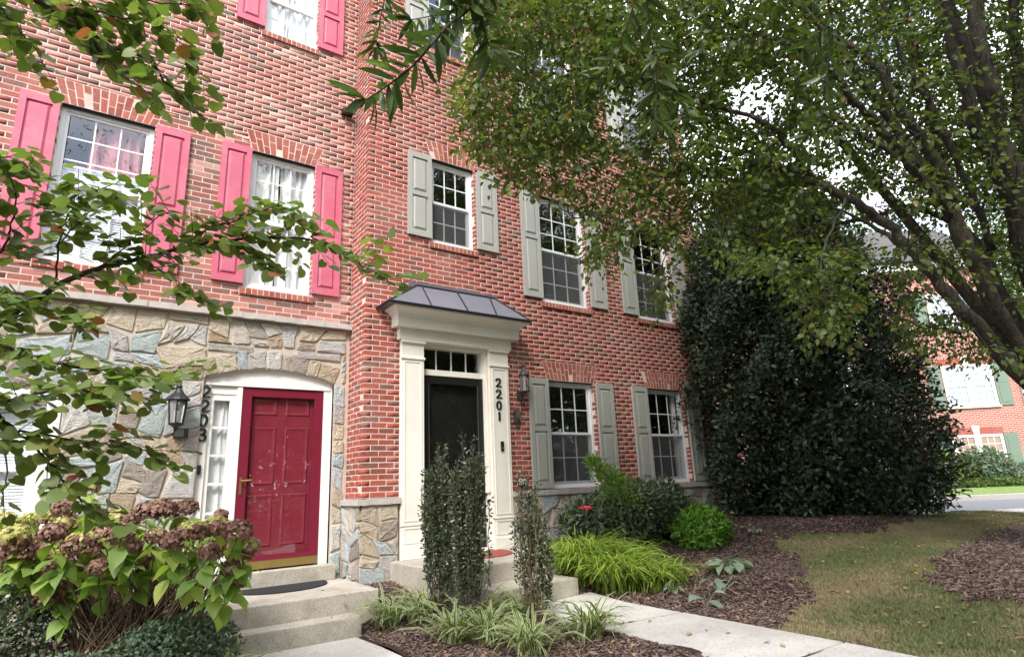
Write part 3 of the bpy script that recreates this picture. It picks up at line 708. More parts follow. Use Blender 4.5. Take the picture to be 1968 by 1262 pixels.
# ---- 2201: red brick, sage shutters
H1 = thing('townhouse', (6.2, D1, .4), 'red brick townhouse with sage grey shutters and white pilastered doorway numbered 2201', 'house')
XL, XR, ZB, ZT = 2.77, 9.6, 1.27, 9.72
W1 = [dict(x=(3.71, 4.42), z=(4.65, 5.93), c=3, r=2, i='dark'), dict(x=(5.63, 6.60), z=(4.07, 5.86), c=3, r=3, i='dark'), dict(x=(7.75, 8.72), z=(4.07, 5.86), c=3, r=3, i='dark'),
      dict(x=(5.63, 6.56), z=(1.285, 2.84), c=3, r=2, i='dark'), dict(x=(7.76, 8.72), z=(1.285, 2.84), c=3, r=2, i='drape'),
      dict(x=(3.66, 4.40), z=(7.78, 9.02), c=3, r=2, i='dark'), dict(x=(5.63, 6.60), z=(7.25, 9.02), c=3, r=3, i='dark'), dict(x=(7.75, 8.72), z=(7.25, 9.02), c=3, r=3, i='dark')]
DOOR1 = (3.24, 4.90, .3, 3.50)
true_op = [(a['x'][0], a['x'][1], a['z'][0], a['z'][1]) for a in W1]
DO = (3.56, 4.57, .3, 3.20)
ops = list(true_op)+[DOOR1]
for a in W1:
    X0, X1 = a['x']; Z0, Z1 = a['z']
    if Z0 > 1.4: ops.append((X0-.045, X1+.045, Z0-.1, Z0))
    for k in range(5): s = .09*(k+.5)/5; ops.append((X0-s-.003, X1+s+.003, Z1+.285*k/5, Z1+.285*(k+1)/5))
b = MB(); wall_mesh(b, XL, XR, ZB, ZT, true_op+[(DO[0], DO[1], ZB, DO[3])], D1+.0009)
b.quad((XL+.0009, D0+.05, ZB), (XL+.0009, D1+.0009, ZB), (XL+.0009, D1+.0009, ZT), (XL+.0009, D0+.05, ZT))
wall1 = b.build('wall', 'mortar', H1)
boxes = []
for x0, x1, z0, z1 in brick_rects(XL, XR, ZB, ZT, ops): boxes.append(((x0+x1)/2, D1+.048, (z0+z1)/2, x1-x0, .096, z1-z0))
put_bricks(wall1, boxes, 'brick_red', 250)
# the short return towards 2203: courses turn the corner
V = []; ret = []
for x0, x1, z0, z1 in brick_rects(D1, D0+.0, ZB, ZT, [], 1):
    if x0 < D1+.001: x0 = D1+.099
    if x1-x0 > .012: ret.append((XL+.048, (x0+x1)/2, (z0+z1)/2, .096, x1-x0, z1-z0))
put_bricks(wall1, ret, 'brick_red', 50)
for a in W1:
    X0, X1 = a['x']; Z0, Z1 = a['z']
    window(H1, X0, X1, Z0, Z1, D1, a['c'], a['r'], a['i'])
    jack_arch(H1, X0, X1, Z1, D1)
    if Z0 > 1.4: brick_sill(H1, X0, X1, Z0, D1)
    za = Z0 if Z0 < 1.4 else Z0+.03
    sp = .5 if X0 < 5 else .56
    if Z0 < 1.4: sp = .53
    shutter(H1, X0-.37, X0-.01, za, Z1+.01, D1, 'shutter_sage', sp); shutter(H1, X1+.03, X1+.39, za, Z1+.01, D1, 'shutter_sage', sp)
# stone base and ledge
b = MB()
zb0 = .0
b.quad((XL, D1-.03, zb0), (3.22, D1-.03, zb0), (3.22, D1-.03, 1.2), (XL, D1-.03, 1.2)); b.quad((4.9, D1-.03, zb0), (XR, D1-.03, zb0), (XR, D1-.03, 1.2), (4.9, D1-.03, 1.2)); b.quad((XL-.03, D0+.05, zb0), (XL-.03, D1-.03, zb0), (XL-.03, D1-.03, 1.2), (XL-.03, D0+.05, 1.2))
base1 = b.build('stone_base', 'stone_mortar', H1)
stone_fill(XL-.03, 3.215, .2, 1.19, D1-.03, base1, .03, .11)
stone_fill(4.91, XR+.02, .2, 1.19, D1-.03, base1, .035, .09)
stone_fill(D1-.04, D0+.0, .25, 1.19, XL-.03, base1, .02, .06, axis='x')
def ledge(x0, x1, y0, y1, z0, z1, house):
    n = max(2, int((x1-x0)/.12)); b = MB()
    for i in range(n):
        a, c = x0+(x1-x0)*i/n, x0+(x1-x0)*(i+1)/n; b.box(a, c, y0+random.uniform(-.006, .006), y1, z0+random.uniform(-.003, .003), z1+random.uniform(-.003, .003))
    return b.build('ledge', 'cap_stone', house)
ledge(XL-.07, 3.235, D1-.075, D1+.0, 1.195, 1.265, H1); ledge(4.895, XR+.04, D1-.075, D1+.0, 1.195, 1.265, H1)
MB().box(XL-.075, XL+.0, D1+.001, D0, 1.195, 1.265).build('ledge', 'cap_stone', H1)
# door surround
sur = MB()
for a, c in ((3.245, 3.56), (4.575, 4.89)): sur.box(a, c, D1-.05, D1+.10, .555, 3.20)
sur.box(3.20, 4.93, D1-.085, D1+.09, 3.201, 3.345)
surround = sur.build('door_surround', 'trim_cream', H1, bevel=.004)
for a, c in ((3.245, 3.56), (4.575, 4.89)):
    for z0, z1, pr in ((3.165, 3.199, .035), (2.955, 2.985, .02), (.556, .70, .03), (.93, .955, .012)):
        MB().box(a-.01, c+.01, D1-.05-pr, D1-.049, z0, z1).build('moulding', 'trim_cream', surround, bevel=.006)
    for z0, z1 in ((.98, 2.93), (.73, .91)):
        q = MB()
        for x0, x1, za, zb in ((a+.035, a+.05, z0, z1), (c-.05, c-.035, z0, z1), (a+.05, c-.05, z0, z0+.015), (a+.05, c-.05, z1-.015, z1)): q.box(x0, x1, D1-.058, D1-.049, za, zb)
        q.build('pilaster_panel', 'trim_cream', surround)
# cornice box with flared crown
prof = [(.085, 3.346), (.19, 3.346), (.19, 3.47), (.205, 3.49), (.225, 3.51), (.27, 3.535), (.33, 3.555), (.335, 3.575)]
b = MB()
for i in range(len(prof)-1):
    (p0, z0), (p1, z1) = prof[i], prof[i+1]; e0, e1 = p0-.085, p1-.085
    X0a, X1a, X0b, X1b = 3.20-e0*.7, 4.93+e0*.7, 3.20-e1*.7, 4.93+e1*.7
    b.quad((X0a, D1-p0, z0), (X1a, D1-p0, z0), (X1b, D1-p1, z1), (X0b, D1-p1, z1))
    b.quad((X0a, D1+.02, z0), (X0a, D1-p0, z0), (X0b, D1-p1, z1), (X0b, D1+.02, z1)); b.quad((X1a, D1-p0, z0), (X1a, D1+.02, z0), (X1b, D1+.02, z1), (X1b, D1-p1, z1))
b.build('crown_moulding', 'trim_cream', surround)
# little hipped metal roof
ex0, ex1, ey, ez = 2.92, 5.09, D1-.38, 3.585; rx0, rx1, ry, rz = 3.44, 4.66, D1-.09, 3.94
b = MB().quad((ex0, ey, ez), (ex1, ey, ez), (rx1, ry, rz), (rx0, ry, rz)).quad((ex0, D1+.0, ez), (ex0, ey, ez), (rx0, ry, rz), (rx0, D1, rz)).quad((ex1, ey, ez), (ex1, D1, ez), (rx1, D1, rz), (rx1, ry, rz)).quad((rx0, ry, rz), (rx1, ry, rz), (rx1, D1, rz+.05), (rx0, D1, rz+.05))
b.quad((ex0, D1, ez-.004), (ex1, D1, ez-.004), (ex1, ey, ez-.004), (ex0, ey, ez-.004))
roof1 = b.build('porch_roof', 'roof_metal', H1)
lerp = lambda a, c, f: tuple(p+(q-p)*f for p, q in zip(a, c))
A, B_, C_, E_ = (ex0, ey, ez), (ex1, ey, ez), (rx1, ry, rz), (rx0, ry, rz)
for f in (.0, .25, .5, .75, 1.0):
    p, q = lerp(A, B_, f), lerp(E_, C_, f)
    if 0 < f < 1: p = (rx0+(rx1-rx0)*((f-.25)*2), ey, ez); q = (rx0+(rx1-rx0)*((f-.25)*2), ry, rz)
    if f in (.25, .75): continue
    MB().tube([p, q], .014, 6).build('seam', 'roof_trim', roof1)
for f in (.25, .75): MB().tube([lerp(A, B_, f+(.02 if f < .5 else -.02)), lerp(E_, C_, .06 if f < .5 else .94)], .012, 6).build('seam', 'roof_trim', roof1)
MB().tube([E_, C_], .016, 6).build('ridge', 'roof_trim', roof1)
for p, q in ((A, B_), ((ex0, D1, ez), A), (B_, (ex1, D1, ez))): MB().tube([p, q], .016, 6).build('drip_edge', 'roof_trim', roof1)
b = MB()
for i in range(14): xa = rx0-.08+i*.1; b.box(xa, xa+.098, D1-.02, D1+.0, rz+.0, rz+.075+random.uniform(-.012, .012))
b.build('flashing', 'roof_metal', roof1)
# jamb, transom, storm door
jb = MB(); jb.box(3.561, 3.60, D1+.03, D1+.2, .56, 3.195); jb.box(4.53, 4.573, D1+.03, D1+.2, .56, 3.195); jb.box(3.60, 4.53, D1+.03, D1+.2, 3.165, 3.2); jb.box(3.60, 4.53, D1+.06, D1+.2, 2.79, 2.865); jb.box(3.60, 4.53, D1+.0, D1+.2, .545, .585)
jb.build('door_jamb', 'trim_cream', H1)
tr_ = MB(); 
for x in (3.60+.232*k for k in (1, 2, 3)): tr_.box(x-.008, x+.008, D1+.125, D1+.14, 2.866, 3.164)
trn = tr_.build('transom', 'vinyl_white', H1)
for k in range(4):
    x = 3.60+.2325*k; MB().quad((x+.01, D1+.132, 2.87), (x+.222, D1+.132, 2.87), (x+.222, D1+.132, 3.16), (x+.01, D1+.132, 3.16)).build('pane', 'glass', trn)
sd_ = MB(); x0, x1, z0, z1 = 3.605, 4.525, .59, 2.785; y = D1+.07
sd_.box(x0, x0+.085, y, y+.03, z0, z1); sd_.box(x1-.085, x1, y, y+.03, z0, z1); sd_.box(x0+.085, x1-.085, y+.001, y+.03, z1-.10, z1); sd_.box(x0+.085, x1-.085, y+.001, y+.03, z0, z0+.14)
door1 = sd_.build('storm_door', 'door_black', H1); tag(door1, 'black full-glass storm door')
MB().quad((x0+.08, y+.015, z0+.13), (x1-.08, y+.015, z0+.13), (x1-.08, y+.015, z1-.09), (x0+.08, y+.015, z1-.09)).build('pane', 'glass', door1)
MB().box(x0+.082, x0+.088, y-.003, y, z0+.14, z1-.1).box(x1-.088, x1-.082, y-.003, y, z0+.14, z1-.1).build('glazing_bead', 'steel', door1)
hd = MB(); hd.box(4.462, 4.492, y-.012, y, 1.50, 1.66); hd.tube([(4.477, y-.01, 1.60), (4.477, y-.05, 1.60), (4.38, y-.055, 1.60)], .009, 8); hd.build('handle', 'brass', door1)
inn = MB().box(3.61, 4.52, D1+.16, D1+.19, .58, 2.78).build('front_door', 'door_black', H1)
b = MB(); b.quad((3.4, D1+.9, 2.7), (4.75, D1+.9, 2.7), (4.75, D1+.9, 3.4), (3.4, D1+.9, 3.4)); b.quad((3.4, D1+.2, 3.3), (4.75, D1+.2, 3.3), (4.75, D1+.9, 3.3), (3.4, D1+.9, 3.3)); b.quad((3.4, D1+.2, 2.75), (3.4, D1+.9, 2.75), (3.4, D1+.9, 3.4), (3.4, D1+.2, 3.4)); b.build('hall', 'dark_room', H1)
for k, ch in enumerate('2201'): numeral(ch, 4.705, 2.79-.157*k, .115, D1-.052, 'black_metal', H1)
bell = MB().box(4.712, 4.758, D1-.072, D1-.05, 1.80, 1.93).build('doorbell', 'black_metal', H1, bevel=.006)
MB().lathe([(0, 0), (.012, 0), (.012, .006)], (0, 0, 0)).build('button', 'steel', bell).location = (0, 0, -50)
bpy.data.objects.remove([o for o in bell.children][0])
MB().tube([(4.735, D1-.076, 1.84), (4.735, D1-.071, 1.84)], .013, 12).build('button', 'steel', bell)
cb = MB().box(4.985, 5.055, D1-.06, D1-.001, 2.18, 2.37).build('meter_box', 'bronze_metal', H1, bevel=.006)
MB().box(4.995, 5.045, D1-.064, D1-.0605, 2.25, 2.355).build('cover', 'steel', cb)
vt = MB().box(5.04, 5.14, D1-.03, D1-.001, 1.345, 1.43).build('outlet_cover', 'vinyl_white', H1, bevel=.005)
roof_and_body(H1, XL, XR, D1, ZT)
# downspout on the right-hand corner
MB().tube([(9.70, D1-.06, 9.6), (9.70, D1-.06, .92), (9.72, D1-.10, .80), (9.78, D1-.3, .74)], .045, 6).build('downspout', 'vinyl_white', H1)
for zz in (1.35, 3.4, 5.5): MB().box(9.64, 9.76, D1-.112, D1-.0, zz, zz+.05).build('strap', 'vinyl_white', H1)

# ---- 2203: mixed brick over fieldstone, rose shutters
H0 = thing('townhouse', (.6, D0, 0), 'mottled brick townhouse with rose pink shutters above a fieldstone ground floor numbered 2203', 'house')
XL0, ZS, ZT0 = -5.2, 3.45, 9.3
W0 = [dict(x=(-.52, .36), z=(3.78, 5.57), c=3, r=3, i='blinds_low'), dict(x=(1.43, 2.23), z=(3.78, 5.60), c=3, r=3, i='curtain'), dict(x=(1.47, 2.17), z=(7.42, 8.62), c=3, r=2, i='curtain'), dict(x=(-.52, .36), z=(7.42, 8.62), c=3, r=2, i='dark'), dict(x=(-2.6, -1.72), z=(3.78, 5.57), c=3, r=3, i='blinds')]
true0 = [(a['x'][0], a['x'][1], a['z'][0], a['z'][1]) for a in W0]
ops = list(true0)
for a in W0:
    X0, X1 = a['x']; Z0, Z1 = a['z']; ops.append((X0-.045, X1+.045, Z0-.1, Z0))
    for k in range(5): s = .09*(k+.5)/5; ops.append((X0-s-.003, X1+s+.003, Z1+.285*k/5, Z1+.285*(k+1)/5))
b = MB(); wall_mesh(b, XL0, XL, ZS, ZT0, true0, D0+.0009)
wall0 = b.build('wall', 'mortar', H0)
boxes = [((x0+x1)/2, D0+.048, (z0+z1)/2, x1-x0, .096, z1-z0) for x0, x1, z0, z1 in brick_rects(XL0, XL-.004, ZS, ZT0, ops)]
put_bricks(wall0, boxes, 'brick_mixed', 300)
for a in W0:
    X0, X1 = a['x']; Z0, Z1 = a['z']
    window(H0, X0, X1, Z0, Z1, D0, a['c'], a['r'], a['i']); jack_arch(H0, X0, X1, Z1, D0); brick_sill(H0, X0, X1, Z0, D0)
    sp = .42 if Z1 < 7 else .5
    shutter(H0, X0-.355, X0-.01, Z0+.03, Z1+.01, D0, 'shutter_pink', sp); shutter(H0, X1+.012, X1+.365, Z0+.03, Z1+.01, D0, 'shutter_pink', sp)
ledge(XL0, XL-.004, D0-.09, D0+.01, 3.375, 3.445, H0)
# fieldstone ground floor
SX0, SX1 = 1.10, 2.58            # door surround
G0 = (-1.95, -.14, .95, 2.44)    # wide window
def archz(x): t_ = (x-(SX0+SX1)/2)/((SX1-SX0)/2); return 2.665+.135*(1-t_*t_)
b = MB()
for r in cells(XL0, XL, 0, 3.375, [(SX0, SX1, 0, 2.665), G0, (SX0, SX1, 2.665, 2.80)]): b.quad((r[0], D0, r[2]), (r[1], D0, r[2]), (r[1], D0, r[3]), (r[0], D0, r[3]))
for i in range(16):
    xa, xb = SX0+(SX1-SX0)*i/16, SX0+(SX1-SX0)*(i+1)/16; b.quad((xa, D0, archz(xa)), (xb, D0, archz(xb)), (xb, D0, 2.80), (xa, D0, 2.80)); b.quad((xa, D0, archz(xa)), (xa, D0+.1, archz(xa)), (xb, D0+.1, archz(xb)), (xb, D0, archz(xb)))
sw = b.build('stone_wall', 'stone_mortar', H0)
AH = .20
stone_fill(-.13, SX0-.0, .05, 3.37, D0, sw, .025, .12)
stone_fill(SX0, XL-.05, 3.06, 3.37, D0, sw, .03, .09)
stone_fill(SX1+.005, XL-.045, .42, 2.66, D0, sw, .03, .10)
stone_fill(-3.2, G0[1], .05, .94, D0, sw, .05, .14); stone_fill(-3.2, G0[0], .95, 2.5, D0, sw, .05, .14); stone_fill(-3.2, -.13, 2.46, 3.37, D0, sw, .04, .11)
xs = [SX0-.0]; 
while xs[-1] < SX1-.1: xs.append(xs[-1]+random.uniform(.10, .21))
xs[-1] = SX1+.0
for i in range(len(xs)-1):
    xa, xb = xs[i], xs[i+1]; cx = (SX0+SX1)/2; k = .10; top = lambda x: archz(x)+AH+random.uniform(-.02, .03)
    P = [(xa+.007, archz(xa)+.004), (xb-.007, archz(xb)+.004), (xb-.007+(xb-cx)*k, top(xb)), (xa+.007+(xa-cx)*k, top(xa))]
    stone_piece(P, D0, sw)
stone_fill(SX1+.09, XL-.045, 2.68, 3.05, D0, sw, .02, .05)
for xa, xb in ((SX0+.0, SX0+.5), (SX0+.5, SX0+1.0), (SX0+1.0, SX1+.08)):
    xm = (xa+xb)/2; zb_ = archz(min(xm, SX1))+AH+.035
    if 3.05-zb_ > .05: stone_piece([(xa+.008, zb_+.0), (xb-.008, zb_), (xb-.008, 3.052), (xa+.008, 3.052)], D0, sw)
# white arched surround, sidelight, storm door
pts = [(SX0, .54), (SX1, .54)]+[(SX0+(SX1-SX0)*f, archz(SX0+(SX1-SX0)*f)) for f in [1-i/16 for i in range(17)]]
b = MB(); yS = D0+.05
top = [(x, z) for x, z in pts[2:]][::-1]
for i in range(len(top)-1): b.add([(top[i][0], yS, 2.60), (top[i+1][0], yS, 2.60), (top[i+1][0], yS, top[i+1][1]), (top[i][0], yS, top[i][1])], [(0, 1, 2, 3)])
b.box(SX0, 1.185, yS, yS+.15, .54, 2.60); b.box(1.47, 1.525, yS, yS+.15, .54, 2.60); b.box(2.475, SX1, yS, yS+.15, .54, 2.60); b.box(1.185, 1.47, yS+.02, yS+.15, 2.49, 2.60)
surr = b.build('door_surround', 'trim_white', H0)
MB().box(SX0+.03, SX1-.03, yS-.012, yS-.001, 2.585, 2.615).build('moulding', 'trim_white', surr, bevel=.004)
q = MB(); 
q.box(1.186, 1.235, yS+.03, yS+.07, .56, 2.489); q.box(1.40, 1.469, yS+.03, yS+.07, .56, 2.489); q.box(1.235, 1.40, yS+.031, yS+.07, 2.42, 2.489); q.box(1.235, 1.40, yS+.031, yS+.07, .56, .88)
LT = [.88+.308*k for k in range(6)]
for z in LT[1:-1]: q.box(1.235, 1.40, yS+.034, yS+.06, z-.014, z+.014)
sl = q.build('sidelight', 'trim_white', H0)
for k in range(5): MB().quad((1.235, yS+.05, LT[k]+.014), (1.40, yS+.05, LT[k]+.014), (1.40, yS+.05, LT[k+1]-.014), (1.235, yS+.05, LT[k+1]-.014)).build('pane', 'glass', sl)
wavy_curtain('curtain', 1.225, 1.41, .86, 2.43, yS+.10, 'curtain_white', sl, .012, 16)
MB().box(1.2, 1.46, yS+.148, yS+.155, .56, 2.48).build('backing', 'dark_room', sl)
x0, x1, z0, z1 = 1.527, 2.473, .655, 2.585; y = D0+.06
q = MB(); q.box(x0, x0+.105, y, y+.03, z0, z1); q.box(x1-.105, x1, y, y+.03, z0, z1); q.box(x0+.105, x1-.105, y+.001, y+.03, z1-.105, z1); q.box(x0+.105, x1-.105, y+.001, y+.03, z0, z0+.05)
storm = q.build('storm_door', 'storm_maroon', H0)
MB().quad((x0+.1, y+.016, z0+.04), (x1-.1, y+.016, z0+.04), (x1-.1, y+.016, z1-.1), (x0+.1, y+.016, z1-.1)).build('pane', 'glass', storm)
MB().box(x0, x1, y-.004, y+.03, .565, .652).build('kick_plate', 'brass', storm)
q = MB(); q.box(x0+.03, x0+.055, y-.012, y, 1.37, 1.56); q.tube([(x0+.043, y-.01, 1.52), (x0+.043, y-.055, 1.52), (x0+.15, y-.06, 1.525)], .010, 8); q.build('handle', 'brass', storm)
yd = y+.075
fd = MB().box(x0+.03, x1-.03, yd, yd+.04, .58, 2.57).build('front_door', 'door_maroon', H0)
for xa, xb in ((1.66, 1.945), (2.045, 2.33)):
    for za, zb in ((2.27, 2.47), (1.47, 2.13), (.79, 1.36)):
        i1 = .022
        MB().add([(xa, yd-.001, za), (xb, yd-.001, za), (xb, yd-.001, zb), (xa, yd-.001, zb), (xa+.012, yd+.0-.012, za+.012), (xb-.012, yd-.012, za+.012), (xb-.012, yd-.012, zb-.012), (xa+.012, yd-.012, zb-.012), (xa+.045, yd-.004, za+.045), (xb-.045, yd-.004, za+.045), (xb-.045, yd-.004, zb-.045), (xa+.045, yd-.004, zb-.045)],
                 [(0, 1, 5, 4), (1, 2, 6, 5), (2, 3, 7, 6), (3, 0, 4, 7), (4, 5, 9, 8), (5, 6, 10, 9), (6, 7, 11, 10), (7, 4, 8, 11), (8, 9, 10, 11)]).build('panel', 'door_maroon', fd)
for k, ch in enumerate('2203'): numeral(ch, 1.135, 2.565-.158*k, .125, yS-.008, 'black_metal', H0)
q = MB(); q.box(1.118, 1.15, yS-.03, yS, 1.60, 1.70); q.build('doorbell', 'black_metal', H0, bevel=.005)
pq = MB().box(.845, .985, D0-.06, D0, 1.985, 2.085).build('plaque', 'bronze_metal', H0); MB().box(.855, .94, D0-.063, D0-.0605, 1.995, 2.075).build('cover', 'steel', pq)
# wide ground-floor window with blinds
window(H0, G0[0]+.12, G0[1]-.12, G0[2]+.1, G0[3]-.1, D0, 2, 1, 'blinds', setback=.06)
q = MB(); a0, a1, b0, b1 = G0
for x0, x1, z0, z1 in ((a0, a0+.118, b0, b1), (a1-.118, a1, b0, b1), (a0+.118, a1-.118, b1-.1, b1), (a0+.118, a1-.118, b0, b0+.1)): q.box(x0, x1, D0-.02, D0+.14, z0, z1)
q.build('window_casing', 'trim_white', H0, bevel=.006)
roof_and_body(H0, XL0, XL-.01, D0, ZT0)
MB().box(2.55, 2.70, D0-.12, D0-.001, 6.50, 6.58).build('eave_light', 'black_metal', H0, bevel=.01)

# ------------------------------------------------------------------ steps, mats, lanterns
s0 = thing('concrete_steps', (1.75, 6.6, .0), 'buff concrete steps and landing below the maroon door', 'steps')
MB().box(.78, 2.70, 6.22, 7.43, -.05, .388).build('landing', 'concrete', s0, bevel=.012)
MB().box(1.19, 2.43, 5.98, 6.219, -.05, .205).build('tread', 'concrete', s0, bevel=.012)
MB().box(1.09, 2.62, 7.27, 7.432, .389, .552).build('threshold', 'concrete', s0, bevel=.008)
s1 = thing('concrete_steps', (4.2, 6.1, .15), 'grey concrete landing and step below the black glass door', 'steps')
MB().box(3.12, 5.34, 5.70, D1-.001, .05, .555).build('landing', 'concrete', s1, bevel=.014)
MB().box(3.50, 4.56, 5.26, 5.699, .05, .368).build('tread', 'concrete', s1, bevel=.014)
def half_mat(cx, yb, rx, ry, z):
    P = [(cx+rx*math.cos(a), yb-ry*math.sin(a)**.8, z) for a in [math.pi*i/24 for i in range(25)]]
    n_ = len(P); V = P+[(x, y_, z+.012) for x, y_, _ in P]
    return MB().add(V, [tuple(range(n_-1, -1, -1))[::-1], tuple(range(n_, 2*n_))[::-1]]+[(i, (i+1) % n_, (i+1) % n_+n_, i+n_) for i in range(n_)])
m0 = half_mat(1.98, 7.25, .50, .50, .3885).build('doormat', 'mat_black'); tag(m0, 'black half-round rubber doormat before the maroon door', 'doormat')
m1 = half_mat(4.08, 6.76, .50, .62, .5555).build('doormat', 'mat_red'); tag(m1, 'faded red doormat before the black glass door', 'doormat')
def lantern(c, y, s, label, kind):
    L = thing('wall_lantern', (c[0], y, c[1]), label, 'lantern'); x, z = c; yy = y-.13*s
    mt = 'black_metal' if kind else 'bronze_metal'
    rt_, rb = (.085*s, .062*s) if kind else (.06*s, .06*s); hgt = .22*s; n_ = 6
    ring = lambda r, z_: [(x+r*math.cos(2*math.pi*k/n_+.3), yy+r*math.sin(2*math.pi*k/n_+.3), z_) for k in range(n_)]
    a, b_ = ring(rb, z), ring(rt_, z+hgt)
    cg = MB()
    for k in range(n_): cg.tube([a[k], b_[k]], .007*s, 5)
    for R in (a, b_): cg.tube(R+[R[0]], .009*s, 5)
    cg.build('cage', mt, L)
    gl = MB().add(ring(rb*.93, z+.005)+ring(rt_*.93, z+hgt-.005), [(k, (k+1) % n_, (k+1) % n_+n_, k+n_) for k in range(n_)]); gl.build('lamp_glass', 'lamp_glass', L)
    MB().lathe([(rt_*1.25, 0), (rt_*1.1, .02*s), (rt_*.55, .07*s), (rt_*.35, .10*s), (.02*s, .115*s), (.03*s, .13*s), (.018*s, .15*s), (.004, .18*s)], (x, yy, z+hgt), 12).build('cap', mt, L)
    MB().lathe([(rb*1.15, 0), (rb*1.0, -.012*s), (rb*.4, -.03*s), (.015*s, -.05*s), (.004, -.07*s)], (x, yy, z), 12).build('base', mt, L)
    MB().tube([(x, yy, z+.02), (x, yy, z+.12*s)], .014*s, 8).build('candle', 'trim_white', L)
    if kind: MB().tube([(x, yy, z+hgt+.06*s), (x, y-.06*s, z+hgt+.10*s), (x, y-.005, z+hgt+.02*s)], .012*s, 6).build('arm', mt, L)
    else: MB().tube([(x, yy, z-.03*s), (x, yy+.03*s, z-.09*s), (x, y-.03*s, z-.10*s), (x, y-.012, z-.02*s)], .012*s, 6).tube([(x, y-.03, z-.1*s), (x+.01, y-.03, z-.2*s), (x, y-.02, z-.28*s)], .006, 6).build('arm', mt, L)
    pz = z+hgt*.6 if kind else z-.04*s
    MB().box(x-.045*s, x+.045*s, y-.016, y, pz-.07*s, pz+.07*s).build('back_plate', mt, L, bevel=.005)
lantern((.845, 2.12), D0-.035, 1.12, 'black tapered wall lantern on the fieldstone beside the number 2203', 1)
lantern((5.10, 2.62), D1, 1.05, 'bronze candle wall lantern on the red brick beside the number 2201', 0)

